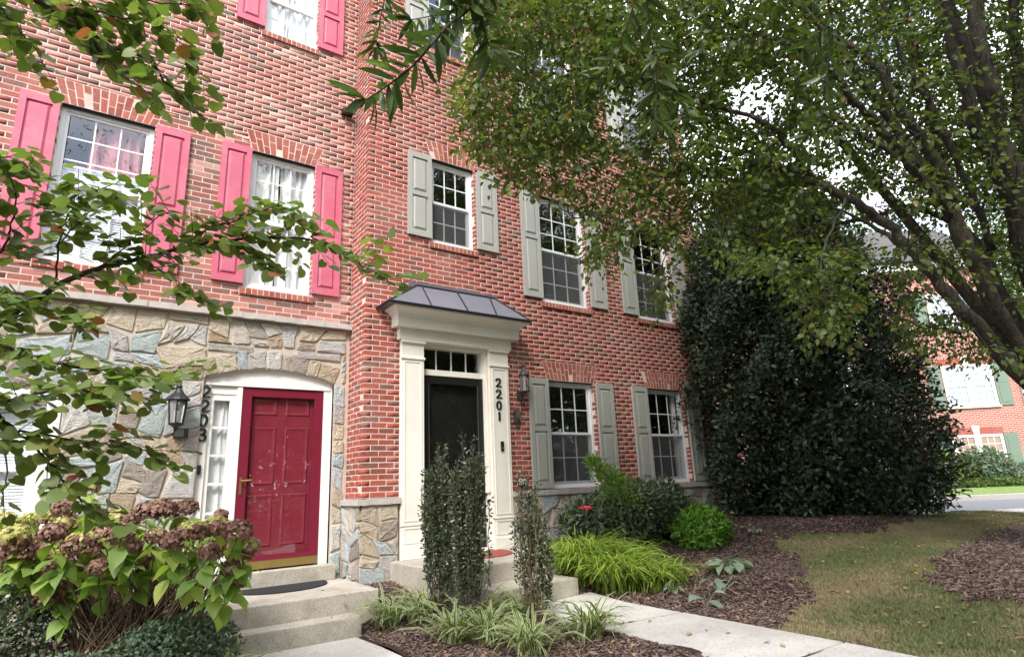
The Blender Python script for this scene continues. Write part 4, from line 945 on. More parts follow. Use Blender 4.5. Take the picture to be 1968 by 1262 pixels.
# ------------------------------------------------------------------ house across the street
def far_house(a0, a1, dist, tilt, z0, label, wins, zt=9.2):
    ca, sa = math.cos(tilt), math.sin(tilt)
    ex = RX*ca-DX*sa; ey = DX*ca+RX*sa           # along facade, away from viewer
    O = np.array(st((a0+a1)/2, dist, 0)); L = (a1-a0)
    P = lambda x, y, z: tuple(O+ex*x+ey*y+np.array([0, 0, z]))
    Hh = thing('townhouse', tuple(O+np.array([0, 0, z0])), label, 'house')
    class FB(MB):
        def build(s, name, mat, parent=None, **k):
            s.V = [P(*v) for v in s.V]; return MB.build(s, name, mat, parent, **k)
    x0, x1 = -L/2, L/2
    o = FB().quad((x0, 0, z0-1), (x1, 0, z0-1), (x1, 0, zt), (x0, 0, zt)).quad((x1, 0, z0-1), (x1, 8, z0-1), (x1, 8, zt), (x1, 0, zt)).quad((x0, 8, z0-1), (x0, 0, z0-1), (x0, 0, zt), (x0, 8, zt)).build('wall', 'far_brick', Hh)
    uv = o.data.uv_layers.new(name='UVMap'); q = [(x0, z0-1), (x1, z0-1), (x1, zt), (x0, zt), (0, z0-1), (8, z0-1), (8, zt), (0, zt), (0, z0-1), (8, z0-1), (8, zt), (0, zt)]
    for i, c in enumerate(q): uv.data[i].uv = c
    FB().box(x0-.1, x1+.1, -.35, -.01, zt-.3, zt).build('cornice', 'trim_white', Hh)
    FB().add([(x0-.2, -.5, zt+.02), (x1+.2, -.5, zt+.02), (x1+.2, 8.5, zt+.02), (x0-.2, 8.5, zt+.02), (x0-.2, 4, zt+3), (x1+.2, 4, zt+3)], [(0, 1, 5, 4), (2, 3, 4, 5), (1, 2, 5), (3, 0, 4)]).build('roof', 'shingle', Hh)
    for (wx, wz0, wz1, ins, sh) in wins:
        hw = .88
        fr = FB(); fr.box(wx-hw, wx+hw, -.05, -.002, wz0, wz0+.09); fr.box(wx-hw, wx+hw, -.05, -.002, wz1-.09, wz1); fr.box(wx-hw, wx-hw+.1, -.051, -.003, wz0, wz1); fr.box(wx+hw-.1, wx+hw, -.051, -.003, wz0, wz1); fr.box(wx-.11, wx+.11, -.052, -.004, wz0, wz1)
        zm = (wz0+wz1)/2
        wn_ = fr.build('window', 'trim_white', Hh)
        for sx in (-1, 1):
            xa, xb = (wx-hw+.1, wx-.11) if sx < 0 else (wx+.11, wx+hw-.1)
            FB().quad((xa, -.012, wz0+.09), (xb, -.012, wz0+.09), (xb, -.012, wz1-.09), (xa, -.012, wz1-.09)).build('blind', 'far_curtain' if ins else 'far_blind', wn_)
            FB().quad((xa, -.022, wz0+.09), (xb, -.022, wz0+.09), (xb, -.022, wz1-.09), (xa, -.022, wz1-.09)).build('pane', 'glass', wn_)
            m_ = FB(); m_.box(xa, xb, -.045, -.024, zm-.035, zm+.035)
            for k in (1, 2): m_.box(xa+(xb-xa)*k/3-.012, xa+(xb-xa)*k/3+.012, -.034, -.024, wz0+.09, wz1-.09)
            for k in range(1, 6):
                if k != 3: zz = wz0+.09+(wz1-wz0-.18)*k/6; m_.box(xa, xb, -.033, -.0245, zz-.012, zz+.012)
            m_.build('muntin', 'trim_white', wn_)
            sx0, sx1 = (wx-hw-.52, wx-hw-.04) if sx < 0 else (wx+hw+.04, wx+hw+.52)
            s_ = FB().box(sx0, sx1, -.04, -.004, wz0-.02, wz1+.02).build('shutter', 'shutter_green', Hh)
            for za, zb in ((wz0+.1, zm-.05), (zm+.05, wz1-.1)): FB().box(sx0+.09, sx1-.09, -.05, -.041, za, zb).build('panel', 'shutter_green', s_)
        FB().box(wx-hw-.05, wx+hw+.05, -.03, -.003, wz1+.01, wz1+.25).build('lintel', 'brick_arch', Hh)
        FB().add([(wx-.09, -.06, wz1+.01), (wx+.09, -.06, wz1+.01), (wx+.14, -.06, wz1+.32), (wx-.14, -.06, wz1+.32), (wx-.09, -.03, wz1+.01), (wx+.09, -.03, wz1+.01), (wx+.14, -.03, wz1+.32), (wx-.14, -.03, wz1+.32)], [(0, 1, 2, 3), (1, 5, 6, 2), (4, 0, 3, 7), (3, 2, 6, 7)]).build('keystone', 'trim_white', Hh)
        FB().box(wx-hw-.05, wx+hw+.05, -.08, -.003, wz0-.07, wz0-.001).build('sill', 'trim_white', Hh)
    b = FB(); b.box(x1-.16, x1-.04, -.13, -.02, z0, zt-.3); b.build('downspout', 'vinyl_white', Hh)
    return Hh, P
def far_xy(u, v, dist):     # street-frame coordinates of a photo point on a plane at that distance
    p = at(u, v, 1)-CAM; p = p*(dist/(p@DX)); return p@RX, p[2]+CZ
FD = 23.5
wa, wz = far_xy(1857, 705, FD); wa2, wzb = far_xy(1872, 785, FD); wa3, wz3 = far_xy(1880, 836, FD); aR, _ = far_xy(1952, 800, FD)
FW_ = [(0, 0, 0, 0, 0)]
aL = aR-13
mid = (aL+aR)/2
far_house(aL, aR, FD, math.radians(7), .6, 'sunlit brick townhouse with green shutters across the street', [(wa-mid-.45, wzb+.05, wz, 0, 1), (wa3-mid-.45, wz3-1.75, wz3, 1, 1), (wa-mid-4.6, wzb+.05, wz, 0, 1), (wa3-mid-4.6, wz3-1.75, wz3, 0, 1), (wa-mid-.45, wzb+3.1, wz+2.9, 0, 1), (wa-mid-4.6, wzb+3.1, wz+2.9, 0, 1)])

# ------------------------------------------------------------------ vegetation
UPV = np.array([[0, 0, 1.]])
T_NEED = leaf_tpl([(0, 0), (.3, .16), (.7, .13), (1, 0)], .2, .1)
def blob_leaves(n, c, r, tpl, s, mat, parent, name='crown', shell=.55, noise_amp=.22, zsq=1.0, out=.6, clumps=28, seed=0, flat=.0):
    """leaf sprays in an uneven ellipsoid: clumps bulge, gaps stay open"""
    rg = np.random.default_rng(seed); cd = rg.normal(size=(clumps, 3)); cd /= np.linalg.norm(cd, axis=1, keepdims=True); ca = rg.uniform(-noise_amp, noise_amp, clumps)
    d = rg.normal(size=(n, 3)); d /= np.linalg.norm(d, axis=1, keepdims=True)
    wgt = np.exp(9*(d@cd.T-1)); k = (wgt*ca).sum(1)/wgt.sum(1)
    rad = (1+k)*(shell+(1-shell)*rg.random(n)**.6)
    d2 = d.copy()
    if flat: d2[:, 2] = np.where(d2[:, 2] < -flat, -flat, d2[:, 2])
    pos = np.array(c)+d2*np.array(r)*rad[:, None]
    dv = d*out+rg.normal(size=(n, 3))*.6+np.array([0, 0, .15]); B = basis(dv, rg.normal(size=(n, 3))*.5+d+np.array([0, 0, .7]))
    return foliage(name, tpl, pos, B, s*rg.uniform(.7, 1.25, n), mat, parent)

# --- evergreen holly at the house corner
HB = gp(1590, 1000); hx, hy = HB[0]+1.3, HB[1]+1.0; hz = float(h(hx, hy))
holly = thing('holly_tree', (hx, hy, hz), 'broad dense dark evergreen holly reaching the ground at the house corner', 'tree')
MB().tube([(hx, hy, hz-.1), (hx+.05, hy, hz+1.5), (hx, hy+.05, hz+4.8)], [.13, .10, .03], 10).build('trunk', 'bark', holly, smooth=True)
def holly_prof(t):   # radius against height fraction
    return np.interp(t, [0, .05, .15, .3, .5, .7, .85, .95, 1], [1.4, 1.7, 2.0, 2.08, 1.82, 1.45, 1.05, .6, .15])
HH = 6.3
ns = 10500
tz = rng.random(ns)**1.1; ang = rng.uniform(0, 2*np.pi, ns); fr = np.where(rng.random(ns) < .66, rng.uniform(.86, 1.04, ns), rng.uniform(.35, .86, ns))
bulge = 1+.08*np.sin(3*ang+tz*9)+.09*np.sin(8*ang-tz*23)+.08*np.sin(14*ang+tz*41)*np.sin(tz*50+3*ang)
rr = holly_prof(tz)*fr*bulge
sh = .42*np.clip(1-tz*3.2, 0, 1); tips = np.stack([hx+rr*np.cos(ang)+sh*RX[0], hy+rr*np.sin(ang)+sh*RX[1], hz+.05+tz*HH], 1)
outd = np.stack([np.cos(ang), np.sin(ang), .35+.4*tz], 1)
P_, D_ = [], []
for k in range(10):
    dd = outd*.7+rng.normal(size=(ns, 3))*.75
    P_.append(tips+rng.normal(size=(ns, 3))*.055-outd*rng.uniform(0, .16, (ns, 1))); D_.append(dd)
P_ = np.concatenate(P_); D_ = np.concatenate(D_)
foliage('crown', T_DIAM, P_, basis(D_, rng.normal(size=P_.shape)*.6+np.tile(outd, (10, 1))+np.array([0, 0, .6])), .092*rng.uniform(.7, 1.25, len(P_)), 'leaf_holly', holly)
k = rng.random(ns) < .3
V, F = seg_tubes(np.stack([np.full(k.sum(), hx), np.full(k.sum(), hy), tips[k, 2]-.35], 1), tips[k], .010, .003, 3)
tag(link('branch', bulk('branch', V, F), 'twig', holly), kind='stuff')

# --- big vase-shaped tree, trunk just outside the frame on the right
def sm(pts, n=6):
    P = np.array(pts, float); Q = []
    for i in range(len(P)-1):
        p0, p1, p2, p3 = P[max(i-1, 0)], P[i], P[i+1], P[min(i+2, len(P)-1)]
        for t_ in np.arange(n)/n: Q.append(.5*(2*p1+(p2-p0)*t_+(2*p0-5*p1+4*p2-p3)*t_**2+(3*p1-p0-3*p2+p3)*t_**3))
    return np.array(Q+[P[-1]])
tx, ty = RINGC; tz0 = float(h(tx, ty))
fork = at(2085, 845, 6.3)
tree = thing('shade_tree', (tx, ty, tz0), 'large multi-stemmed shade tree leaning over the lawn from its mulch ring', 'tree')
MB().tube(sm([(tx, ty, tz0-.2), (tx, ty, tz0+.25), tuple(np.array([tx, ty, tz0])*.5+fork*.5), tuple(fork)], 4), [.30, .27, .24, .215, .205, .2, .2, .2, .2, .195, .19, .19, .19], 14).build('trunk', 'bark', tree, smooth=True)
LIMBS = [
 ([(1968, 735, 6.2), (1905, 655, 6.1), (1852, 600, 6.0), (1806, 540, 6.0), (1768, 500, 5.9), (1700, 430, 5.9), (1625, 378, 5.8), (1545, 338, 5.8), (1470, 320, 5.8), (1390, 325, 5.9), (1320, 322, 6.0), (1230, 345, 6.2)], .100, .012),
 ([(2000, 735, 6.4), (1948, 652, 6.3), (1905, 575, 6.2), (1868, 495, 6.1), (1835, 440, 6.1), (1824, 360, 6.0), (1768, 268, 5.9), (1715, 185, 5.8), (1690, 130, 5.8), (1640, 95, 5.8), (1560, 40, 5.9), (1500, -40, 6.0)], .115, .02),
 ([(1830, 420, 6.1), (1760, 330, 5.8), (1696, 252, 5.6), (1640, 190, 5.5), (1595, 132, 5.4), (1530, 90, 5.4), (1440, 60, 5.6), (1340, 20, 5.8)], .055, .012),
 ([(2010, 640, 6.6), (1955, 440, 6.5), (1925, 335, 6.4), (1874, 232, 6.3), (1855, 170, 6.3), (1826, 70, 6.3), (1812, -30, 6.3), (1790, -200, 6.4)], .12, .05),
 ([(2030, 640, 6.1), (1975, 450, 6.0), (1945, 320, 5.9), (1920, 245, 5.9), (1905, 160, 5.8), (1880, 70, 5.8), (1862, -20, 5.8), (1840, -220, 5.9)], .12, .05),
 ([(2060, 640, 6.9), (1990, 400, 6.9), (1962, 250, 6.9), (1955, 140, 6.9), (1944, 0, 6.9), (1930, -200, 7)], .10, .05),
 ([(1870, 500, 6.1), (1830, 380, 6.5), (1803, 285, 6.7), (1782, 196, 6.8), (1760, 90, 6.8), (1742, 15, 6.8), (1720, -120, 6.9)], .05, .02),
 ([(1990, 700, 6.6), (1930, 560, 6.9), (1860, 450, 7.1), (1760, 400, 7.2), (1660, 420, 7.2), (1560, 440, 7.2), (1470, 470, 7.1)], .06, .012),
 ([(1905, 480, 6.4), (1850, 330, 6.2), (1790, 210, 6.1), (1740, 120, 6.1), (1700, 20, 6.1), (1670, -80, 6.1)], .045, .015),
 ([(1824, 360, 6.0), (1730, 300, 6.1), (1640, 250, 6.2), (1560, 200, 6.3), (1480, 120, 6.4), (1420, 40, 6.4)], .04, .010),
 ([(1768, 500, 5.9), (1690, 440, 6.4), (1600, 400, 6.6), (1500, 380, 6.7), (1420, 400, 6.7)], .03, .008),
 ([(1925, 335, 6.4), (1900, 200, 6.7), (1893, 90, 6.8), (1885, -60, 6.9)], .04, .02),
 ([(1846, 640, 6.6), (1792, 631, 6.7), (1752, 620, 6.8), (1690, 600, 6.9)], .022, .008),
 ([(1560, 345, 5.8), (1500, 260, 5.6), (1420, 215, 5.5), (1365, 200, 5.5), (1290, 170, 5.6), (1190, 150, 5.8), (1090, 150, 6.0)], .032, .010),
 ([(1480, 322, 5.8), (1380, 380, 5.7), (1310, 430, 5.6), (1275, 470, 5.6), (1262, 560, 5.6)], .02, .006),
 ([(1500, -40, 6.0), (1360, -60, 6.0), (1200, -30, 6.1), (1080, 30, 6.1), (990, 90, 6.2), (930, 150, 6.2)], .03, .010),
 ([(1190, 150, 5.8), (1100, 210, 5.9), (1020, 260, 6.0), (950, 290, 6.1)], .018, .006),
 ([(1230, 345, 6.2), (1150, 380, 6.1), (1110, 420, 6.1), (1060, 380, 6.2)], .014, .005),
 ([(1625, 378, 5.8), (1590, 460, 5.2), (1580, 540, 4.9), (1600, 620, 4.8)], .016, .005),
]
nodes = []; nrad = []
for i, (pts, r0, r1) in enumerate(LIMBS):
    W = [at(*p) for p in pts]
    if i in (0, 1, 3, 4, 5): W = [fork+(np.array([tx, ty, tz0])-fork)*.04*i]+W
    Q = sm(W, 5); Q[1:-1] += rng.normal(size=(len(Q)-2, 3))*.012; rad = .86*np.linspace(r0, r1, len(Q))*(1+.06*rng.normal(size=len(Q)))
    MB().tube(Q, list(rad), 10).build('limb', 'bark', tree, smooth=True)
    nodes += list(Q[2:]); nrad += list(rad[2:])
CAN = [(880, -160), (905, 120), (885, 165), (895, 255), (925, 300), (968, 345), (1008, 372), (1060, 372), (1104, 402), (1132, 430), (1128, 512), (1172, 522), (1210, 460), (1262, 470), (1250, 600), (1280, 600), (1300, 500), (1345, 470), (1410, 500), (1500, 545), (1550, 590), (1560, 655), (1640, 655), (1660, 590), (1690, 590), (1715, 690), (1770, 680), (1830, 690), (1905, 700), (1968, 715), (2250, 720), (2350, -160)]
HOLES = [(1450, 190, 62, 55, .85), (1545, 265, 30, 18, .6), (1690, 380, 60, 22, .7), (1790, 420, 30, 25, .5), (1060, 118, 45, 28, .85), (1195, 225, 50, 52, .8), (1130, 60, 30, 25, .6), (1010, 200, 30, 25, .5), (1915, 80, 22, 40, .7), (1610, 330, 45, 16, .6), (1720, 80, 25, 20, .5), (1655, 20, 25, 20, .5), (1310, 115, 40, 30, .4), (1150, 345, 45, 40, .5), (1185, 300, 60, 40, .35), (1090, 340, 40, 25, .35), (1230, 430, 30, 40, .4), (1750, 570, 40, 40, .5), (1820, 560, 30, 30, .4)]
cl = []
while len(cl) < 6300:
    u, v = rng.uniform(870, 2300), rng.uniform(-150, 720)
    if not inpoly(np.array(u), np.array(v), CAN): continue
    p = 1.0
    if u > 1990 or v < -20: p = .22
    if u > 1650 and v > 420: p *= .5
    if 1330 < u < 1720 and v > 400: p *= .28
    if u < 1350: p *= .68
    if 900 < u < 1330 and v > 300: p *= .62
    for hu, hv, a, c, q in HOLES:
        if ((u-hu)/a)**2+((v-hv)/c)**2 < 1: p *= 1-q
    if rng.random() > p: continue
    dlo, dhi = (5.0, 6.6) if u < 1350 else ((5.2, 8.5) if u < 1560 else (6.5, 10.0))
    if u > 1560 and rng.random() < .05: dlo, dhi = 4.8, 6.0
    if v > 480 and u > 1380 and u < 1660: dlo, dhi = 4.6, 5.6
    cl.append((u, v, rng.uniform(dlo, dhi)))
cl = np.array([at(*c) for c in cl])
# the crown goes on behind and above what the frame shows, thickened there to shade the limbs
ex = rng.normal(size=(7000, 3))*np.array([2.6, 2.5, 1.0])+np.array([7.4, 2.4, 8.6]); uu, vv, dd = proj(ex); ex = ex[((uu > 2050) | (vv < -60) | (dd < 0)) & (ex[:, 2] > 5.0)][:3600]
NP = np.array(nodes); order = np.argsort(np.min(np.linalg.norm(cl[:, None]-NP[None, ::3], axis=2), axis=1))
S0, S1, R0, R1 = [], [], [], []
buf = np.zeros((len(NP)+len(cl)*3, 3)); buf[:len(NP)] = NP; nb_ = len(NP); dep = np.zeros(len(buf))
cdir = np.zeros_like(cl)
for i in order:
    c = cl[i]; dd = np.linalg.norm(buf[:nb_]-c, axis=1)+.02*dep[:nb_]; j = int(np.argmin(dd)); a = buf[j].copy(); L = np.linalg.norm(c-a)
    sag = np.array([0, 0, .08*L]); p1 = a+(c-a)*.36+sag+rng.normal(size=3)*.03*L; p2 = a+(c-a)*.7+sag*.9+rng.normal(size=3)*.03*L
    r = max(.0022, .0085-.001*dep[j])
    for q0, q1, ra, rb in ((a, p1, r, r*.8), (p1, p2, r*.8, r*.6), (p2, c, r*.6, r*.4)): S0.append(q0); S1.append(q1); R0.append(ra); R1.append(rb)
    for q in (p1, p2, c): buf[nb_] = q; dep[nb_] = dep[j]+1; nb_ += 1
    cdir[i] = (c-p2)/max(1e-6, np.linalg.norm(c-p2))
V, F = seg_tubes(S0, S1, R0, R1, 4); tag(link('twigs', bulk('twigs', V, F), 'twig', tree), kind='stuff')
LP, LD = [], []
for k in range(15):
    n_ = len(cl); off = rng.uniform(-.20, .16, (n_, 1)); side = rng.normal(size=(n_, 3)); side[:, 2] = side[:, 2]*.5-.25
    LP.append(cl+cdir*off+side*.06); LD.append(side*.8+cdir*.5+np.array([0, 0, -.25]))
LP = np.concatenate(LP); LD = np.concatenate(LD)
keep = rng.random(len(LP)) < .93; LP, LD = LP[keep], LD[keep]
exl = np.repeat(ex, 13, 0)+rng.normal(size=(len(ex)*13, 3))*.14; foliage('crown', T_DIAM, exl, basis(rdir(len(exl), -.2), UPV+rng.normal(size=exl.shape)*.5), .085*rng.uniform(.7, 1.3, len(exl)), 'leaf_tree', tree)
for k in range(9):
    a = k*.7; e = np.array([7.4+2.2*math.cos(a), 2.4+2.2*math.sin(a), 8.6]); MB().tube(sm([tuple(fork), tuple(fork*.45+e*.55+np.array([.2, -.2, -.3])), tuple(e)], 5), list(np.linspace(.09, .015, 11)), 7).build('limb', 'bark', tree, smooth=True)
foliage('crown', T_OVATE, LP, basis(LD, rng.normal(size=LP.shape)*.55+UPV), .060*rng.uniform(.6, 1.3, len(LP)), 'leaf_tree', tree)

# --- willow oak: narrow leaves hanging from a limb overhead
oak = thing('willow_oak', (1.6, -2.6, float(h(1.6, -2.6))), 'willow oak with narrow leaves on twigs hanging from overhead', 'tree')
MB().tube(sm([(1.6, -2.6, -.3), (1.6, -2.6, .4), (1.62, -2.5, 2.2), (1.7, -2.3, 4.2), (1.8, -2.2, 6.5)], 4), [.36]+[.28-.01*k for k in range(16)], 14).build('trunk', 'bark', oak, smooth=True)
OB = [([(1010, -420, 2.0), (960, -120, 2.0), (905, 10, 2.0), (860, 50, 1.95), (800, 120, 1.9), (745, 165, 1.9), (690, 200, 1.9)], .008, .002, 1.0),
      ([(960, -120, 2.0), (900, -10, 2.05), (930, 60, 2.05), (945, 100, 2.05)], .004, .002, 1.0),
      ([(905, 10, 2.0), (835, 30, 2.0), (780, 40, 2.05)], .003, .0015, .8),
      ([(760, -160, 2.6), (745, -30, 2.6), (730, 40, 2.6), (722, 95, 2.6)], .004, .0015, .8),
      ([(1235, -300, 2.5), (1240, -60, 2.5), (1250, 60, 2.5), (1262, 150, 2.5), (1258, 250, 2.5)], .006, .002, 1.0),
      ([(1240, -60, 2.5), (1200, 60, 2.5), (1160, 140, 2.5), (1120, 150, 2.5)], .004, .002, .9),
      ([(1255, 100, 2.5), (1290, 170, 2.5), (1330, 230, 2.5)], .003, .0015, .9),
      ([(1560, -300, 3.0), (1580, -60, 3.0), (1600, 50, 3.0), (1590, 130, 3.0), (1580, 220, 3.0), (1520, 290, 3.0)], .006, .002, 1.0),
      ([(1600, 50, 3.0), (1560, 70, 3.0), (1540, 100, 3.0)], .003, .0015, .9),
      ([(1380, -250, 2.7), (1370, -20, 2.7), (1350, 60, 2.7), (1345, 110, 2.7)], .004, .0015, .8)]
limb = sm([(1.72, -2.3, 4.6), (1.9, -1.2, 5.2), (2.3, .2, 5.4), (2.6, 1.4, 5.3)], 5); MB().tube(limb, list(np.linspace(.11, .03, len(limb))), 8).build('limb', 'bark', oak, smooth=True)
op, od, os_ = [], [], []
for pts, r0, r1, den in OB:
    W = [at(*p) for p in pts]
    if pts[0][1] < -100:
        j = np.argmin(np.linalg.norm(limb-W[0], axis=1)); W = [limb[j]]+W
    Q = sm(W, 6); MB().tube(Q, list(np.linspace(r0, r1, len(Q))), 6).build('twig', 'twig', oak)
    L = np.concatenate([[0], np.cumsum(np.linalg.norm(np.diff(Q, axis=0), axis=1))]); s = L[-1]*.45 if pts[0][1] < -100 else .02
    while s <= L[-1]:
        i = min(len(Q)-2, np.searchsorted(L, s)-1 if s > 0 else 0); i = max(i, 0); p = Q[i]+(Q[i+1]-Q[i])*((s-L[i])/max(1e-6, L[i+1]-L[i])); ax = Q[i+1]-Q[i]; ax /= np.linalg.norm(ax)
        for _ in range(3 if s < L[-1]-.05 else 8):
            v_ = rng.normal(size=3); v_ -= ax*(v_@ax); v_ /= np.linalg.norm(v_); op.append(p); od.append(v_*1.0+ax*.4+np.array([0, 0, -.15])); os_.append(rng.uniform(.085, .14)*den)
        s += .028 if pts[0][0] < 1100 else .042
op, od, os_ = np.array(op), np.array(od), np.array(os_)
T_OAKL = leaf_tpl([(0, 0), (.15, .06), (.45, .105), (.75, .075), (1, 0)], .2, .18)
split_leaves(T_OAKL, op, basis(od, rng.normal(size=op.shape)*.7+UPV), os_, 'leaf_oak', oak)
oc = rng.normal(size=(9000, 3))*np.array([2.6, 2.2, 1.2])+np.array([1.6, -3.6, 8.0])
uu, vv, dd = proj(oc); oc = oc[(vv < -200) | (dd < 0.3)]
foliage('crown', T_OAKL, oc, basis(rdir(len(oc)), UPV+rng.normal(size=oc.shape)*.5), .13, 'leaf_oak_joined', oak)
for k in range(7):
    a = k*.9; e = np.array([1.75+2*math.cos(a), -3.0+1.8*math.sin(a), 7.8+.3*k]); MB().tube(sm([(1.72, -2.3, 4.2+.25*k), tuple((np.array([1.75, -2.25, 5.5])+e)/2), tuple(e)], 4), list(np.linspace(.09, .02, 9)), 7).build('limb', 'bark', oak, smooth=True)

# --- redbud on the left
rb = thing('redbud_tree', (-2.6, 2.6, float(h(-2.6, 2.6))), 'redbud with heart-shaped leaves reaching in front of the fieldstone house', 'tree')
rt0 = np.array([-2.6, 2.6, -.1])
MB().tube(sm([rt0, (-2.55, 2.62, .8), (-2.4, 2.7, 1.6), (-2.2, 2.75, 2.6), (-2.1, 2.7, 3.6)], 4), list(np.linspace(.11, .05, 17)), 10).build('trunk', 'bark', rb, smooth=True)
RBL = [([(-330, 800, 3.0), (-120, 690, 3.1), (0, 622, 3.2), (105, 552, 3.25), (190, 515, 3.3), (270, 498, 3.35), (340, 478, 3.4), (440, 462, 3.4), (540, 455, 3.45), (630, 468, 3.5), (690, 505, 3.5), (760, 548, 3.5)], .022, .003, 1.0),
       ([(105, 552, 3.25), (112, 470, 3.2), (128, 420, 3.2), (165, 380, 3.2), (232, 345, 3.15)], .006, .002, 1.0),
       ([(112, 470, 3.2), (150, 430, 3.1), (190, 395, 3.05), (225, 370, 3.0)], .004, .002, .9),
       ([(340, 478, 3.4), (400, 440, 3.4), (450, 425, 3.45), (520, 400, 3.45), (600, 430, 3.45)], .006, .002, 1.2),
       ([(190, 515, 3.3), (245, 470, 3.25), (300, 420, 3.25), (330, 405, 3.2)], .004, .002, .7),
       ([(270, 498, 3.35), (350, 545, 3.35), (385, 575, 3.3)], .004, .002, 1.0),
       ([(440, 462, 3.4), (500, 500, 3.35), (540, 520, 3.35)], .004, .002, 1.2),
       ([(-330, 800, 3.0), (-150, 700, 2.9), (-20, 660, 2.9), (60, 690, 2.9), (150, 705, 2.9), (240, 715, 2.9), (330, 730, 2.9)], .014, .003, 1.3),
       ([(0, 622, 3.2), (60, 600, 3.1), (130, 600, 3.1), (190, 640, 3.05)], .006, .002, 1.1),
       ([(-150, 720, 2.8), (-30, 770, 2.7), (60, 760, 2.7), (120, 740, 2.7), (210, 760, 2.75), (290, 770, 2.8)], .01, .003, 1.3),
       ([(-30, 770, 2.7), (30, 830, 2.7), (80, 870, 2.75), (130, 930, 2.8), (185, 985, 2.85), (200, 1000, 2.85)], .008, .003, .55),
       ([(30, 830, 2.7), (110, 840, 2.75), (190, 850, 2.8), (260, 860, 2.85), (310, 880, 2.9)], .006, .002, 1.2),
       ([(-60, 560, 3.1), (-10, 500, 3.1), (20, 440, 3.1), (30, 380, 3.1), (15, 310, 3.1)], .008, .002, 1.2),
       ([(-30, 770, 2.7), (10, 880, 2.6), (5, 950, 2.6)], .006, .002, .5),
       ([(-300, 560, 3.0), (-120, 400, 3.0), (-40, 330, 3.0), (20, 300, 3.0), (60, 340, 3.0)], .01, .002, 1.0),
       ([(-260, -160, 3.2), (-60, -60, 3.1), (60, 0, 3.1), (140, 40, 3.05), (215, 90, 3.0), (285, 115, 3.0), (320, 160, 3.0), (370, 205, 3.0), (395, 230, 3.0)], .014, .003, 1.1),
       ([(60, 0, 3.1), (140, 10, 3.0), (210, 30, 3.0), (290, 45, 3.0), (350, 85, 3.0), (380, 130, 3.0)], .006, .002, 1.3),
       ([(140, 40, 3.05), (190, 100, 3.0), (245, 150, 3.0), (290, 180, 3.0)], .005, .002, 1.2),
       ([(-60, -60, 3.1), (0, 15, 3.1), (40, 60, 3.1), (70, 95, 3.1)], .006, .002, .9),
       ([(140, -80, 3.0), (220, -20, 3.0), (300, 5, 3.0), (370, 10, 3.0), (385, 30, 3.0)], .006, .002, 1.4)]
lp, ld, ls = [], [], []; s0_, s1_ = [], []
for pts, r0, r1, den in RBL:
    W = [at(*p) for p in pts]
    if pts[0][0] < -200: W = [np.array([-2.3, 2.72, W[0][2]-.25])]+W
    Q = sm(W, 6); Q[1:-1] += rng.normal(size=(len(Q)-2, 3))*.004; MB().tube(Q, list(np.linspace(r0, r1, len(Q))), 7).build('branch', 'twig', rb, smooth=True)
    L = np.concatenate([[0], np.cumsum(np.linalg.norm(np.diff(Q, axis=0), axis=1))]); s = .0; side = 1
    while s <= L[-1]:
        i = int(np.clip(np.searchsorted(L, s)-1, 0, len(Q)-2)); p = Q[i]+(Q[i+1]-Q[i])*((s-L[i])/max(1e-6, L[i+1]-L[i])); ax = Q[i+1]-Q[i]; ax /= np.linalg.norm(ax)
        u, v, d = proj(p)
        if u > -150 and v > -150:
            nst = 1 if rng.random() < .8*den else 0
            if rng.random() < .25*den: nst += 1
            if rng.random() < .42*den: # a side shoot with its own leaves
                lat = np.cross(ax, [0, 0, 1]); lat /= np.linalg.norm(lat)+1e-9; dirn = ax*.5+lat*side*rng.uniform(.3, .9)+np.array([0, 0, rng.uniform(-.5, .5)]); dirn /= np.linalg.norm(dirn); ln = rng.uniform(.10, .26)
                s0_.append(p); s1_.append(p+dirn*ln); m_ = int(ln/.036)
                for k in range(1, m_+1):
                    pp = p+dirn*ln*k/m_; out = np.cross(dirn, [0, 0, 1])*(1 if k % 2 else -1)+dirn*.5+rng.normal(size=3)*.3; lp.append(pp+out*.02); ld.append(out+np.array([0, 0, -.25])); ls.append(rng.uniform(.045, .078))
            for _ in range(nst):
                lat = np.cross(ax, [0, 0, 1]); lat /= np.linalg.norm(lat)+1e-9; out = lat*side+ax*.4+rng.normal(size=3)*.35; lp.append(p+out*.03); ld.append(out+np.array([0, 0, -.3])); ls.append(rng.uniform(.048, .082))
        side *= -1; s += .028
lp, ld, ls = np.array(lp), np.array(ld), np.array(ls)
uu, vv, _ = proj(lp+ld*.03); kp = ~(((uu > 308) & (uu < 372) & (vv > 752) & (vv < 850)) | ((uu > 368) & (uu < 412) & (vv > 730) & (vv < 862))); lp, ld, ls = lp[kp], ld[kp], ls[kp]
V, F = seg_tubes(s0_, s1_, .0022, .0012, 4); tag(link('twigs', bulk('twigs', V, F), 'twig', rb), kind='stuff')
split_leaves(T_HEART, lp, basis(ld, rng.normal(size=lp.shape)*np.array([.45, .45, .3])+np.array([[0, -.15, 1.]])), ls, 'leaf_redbud', rb)

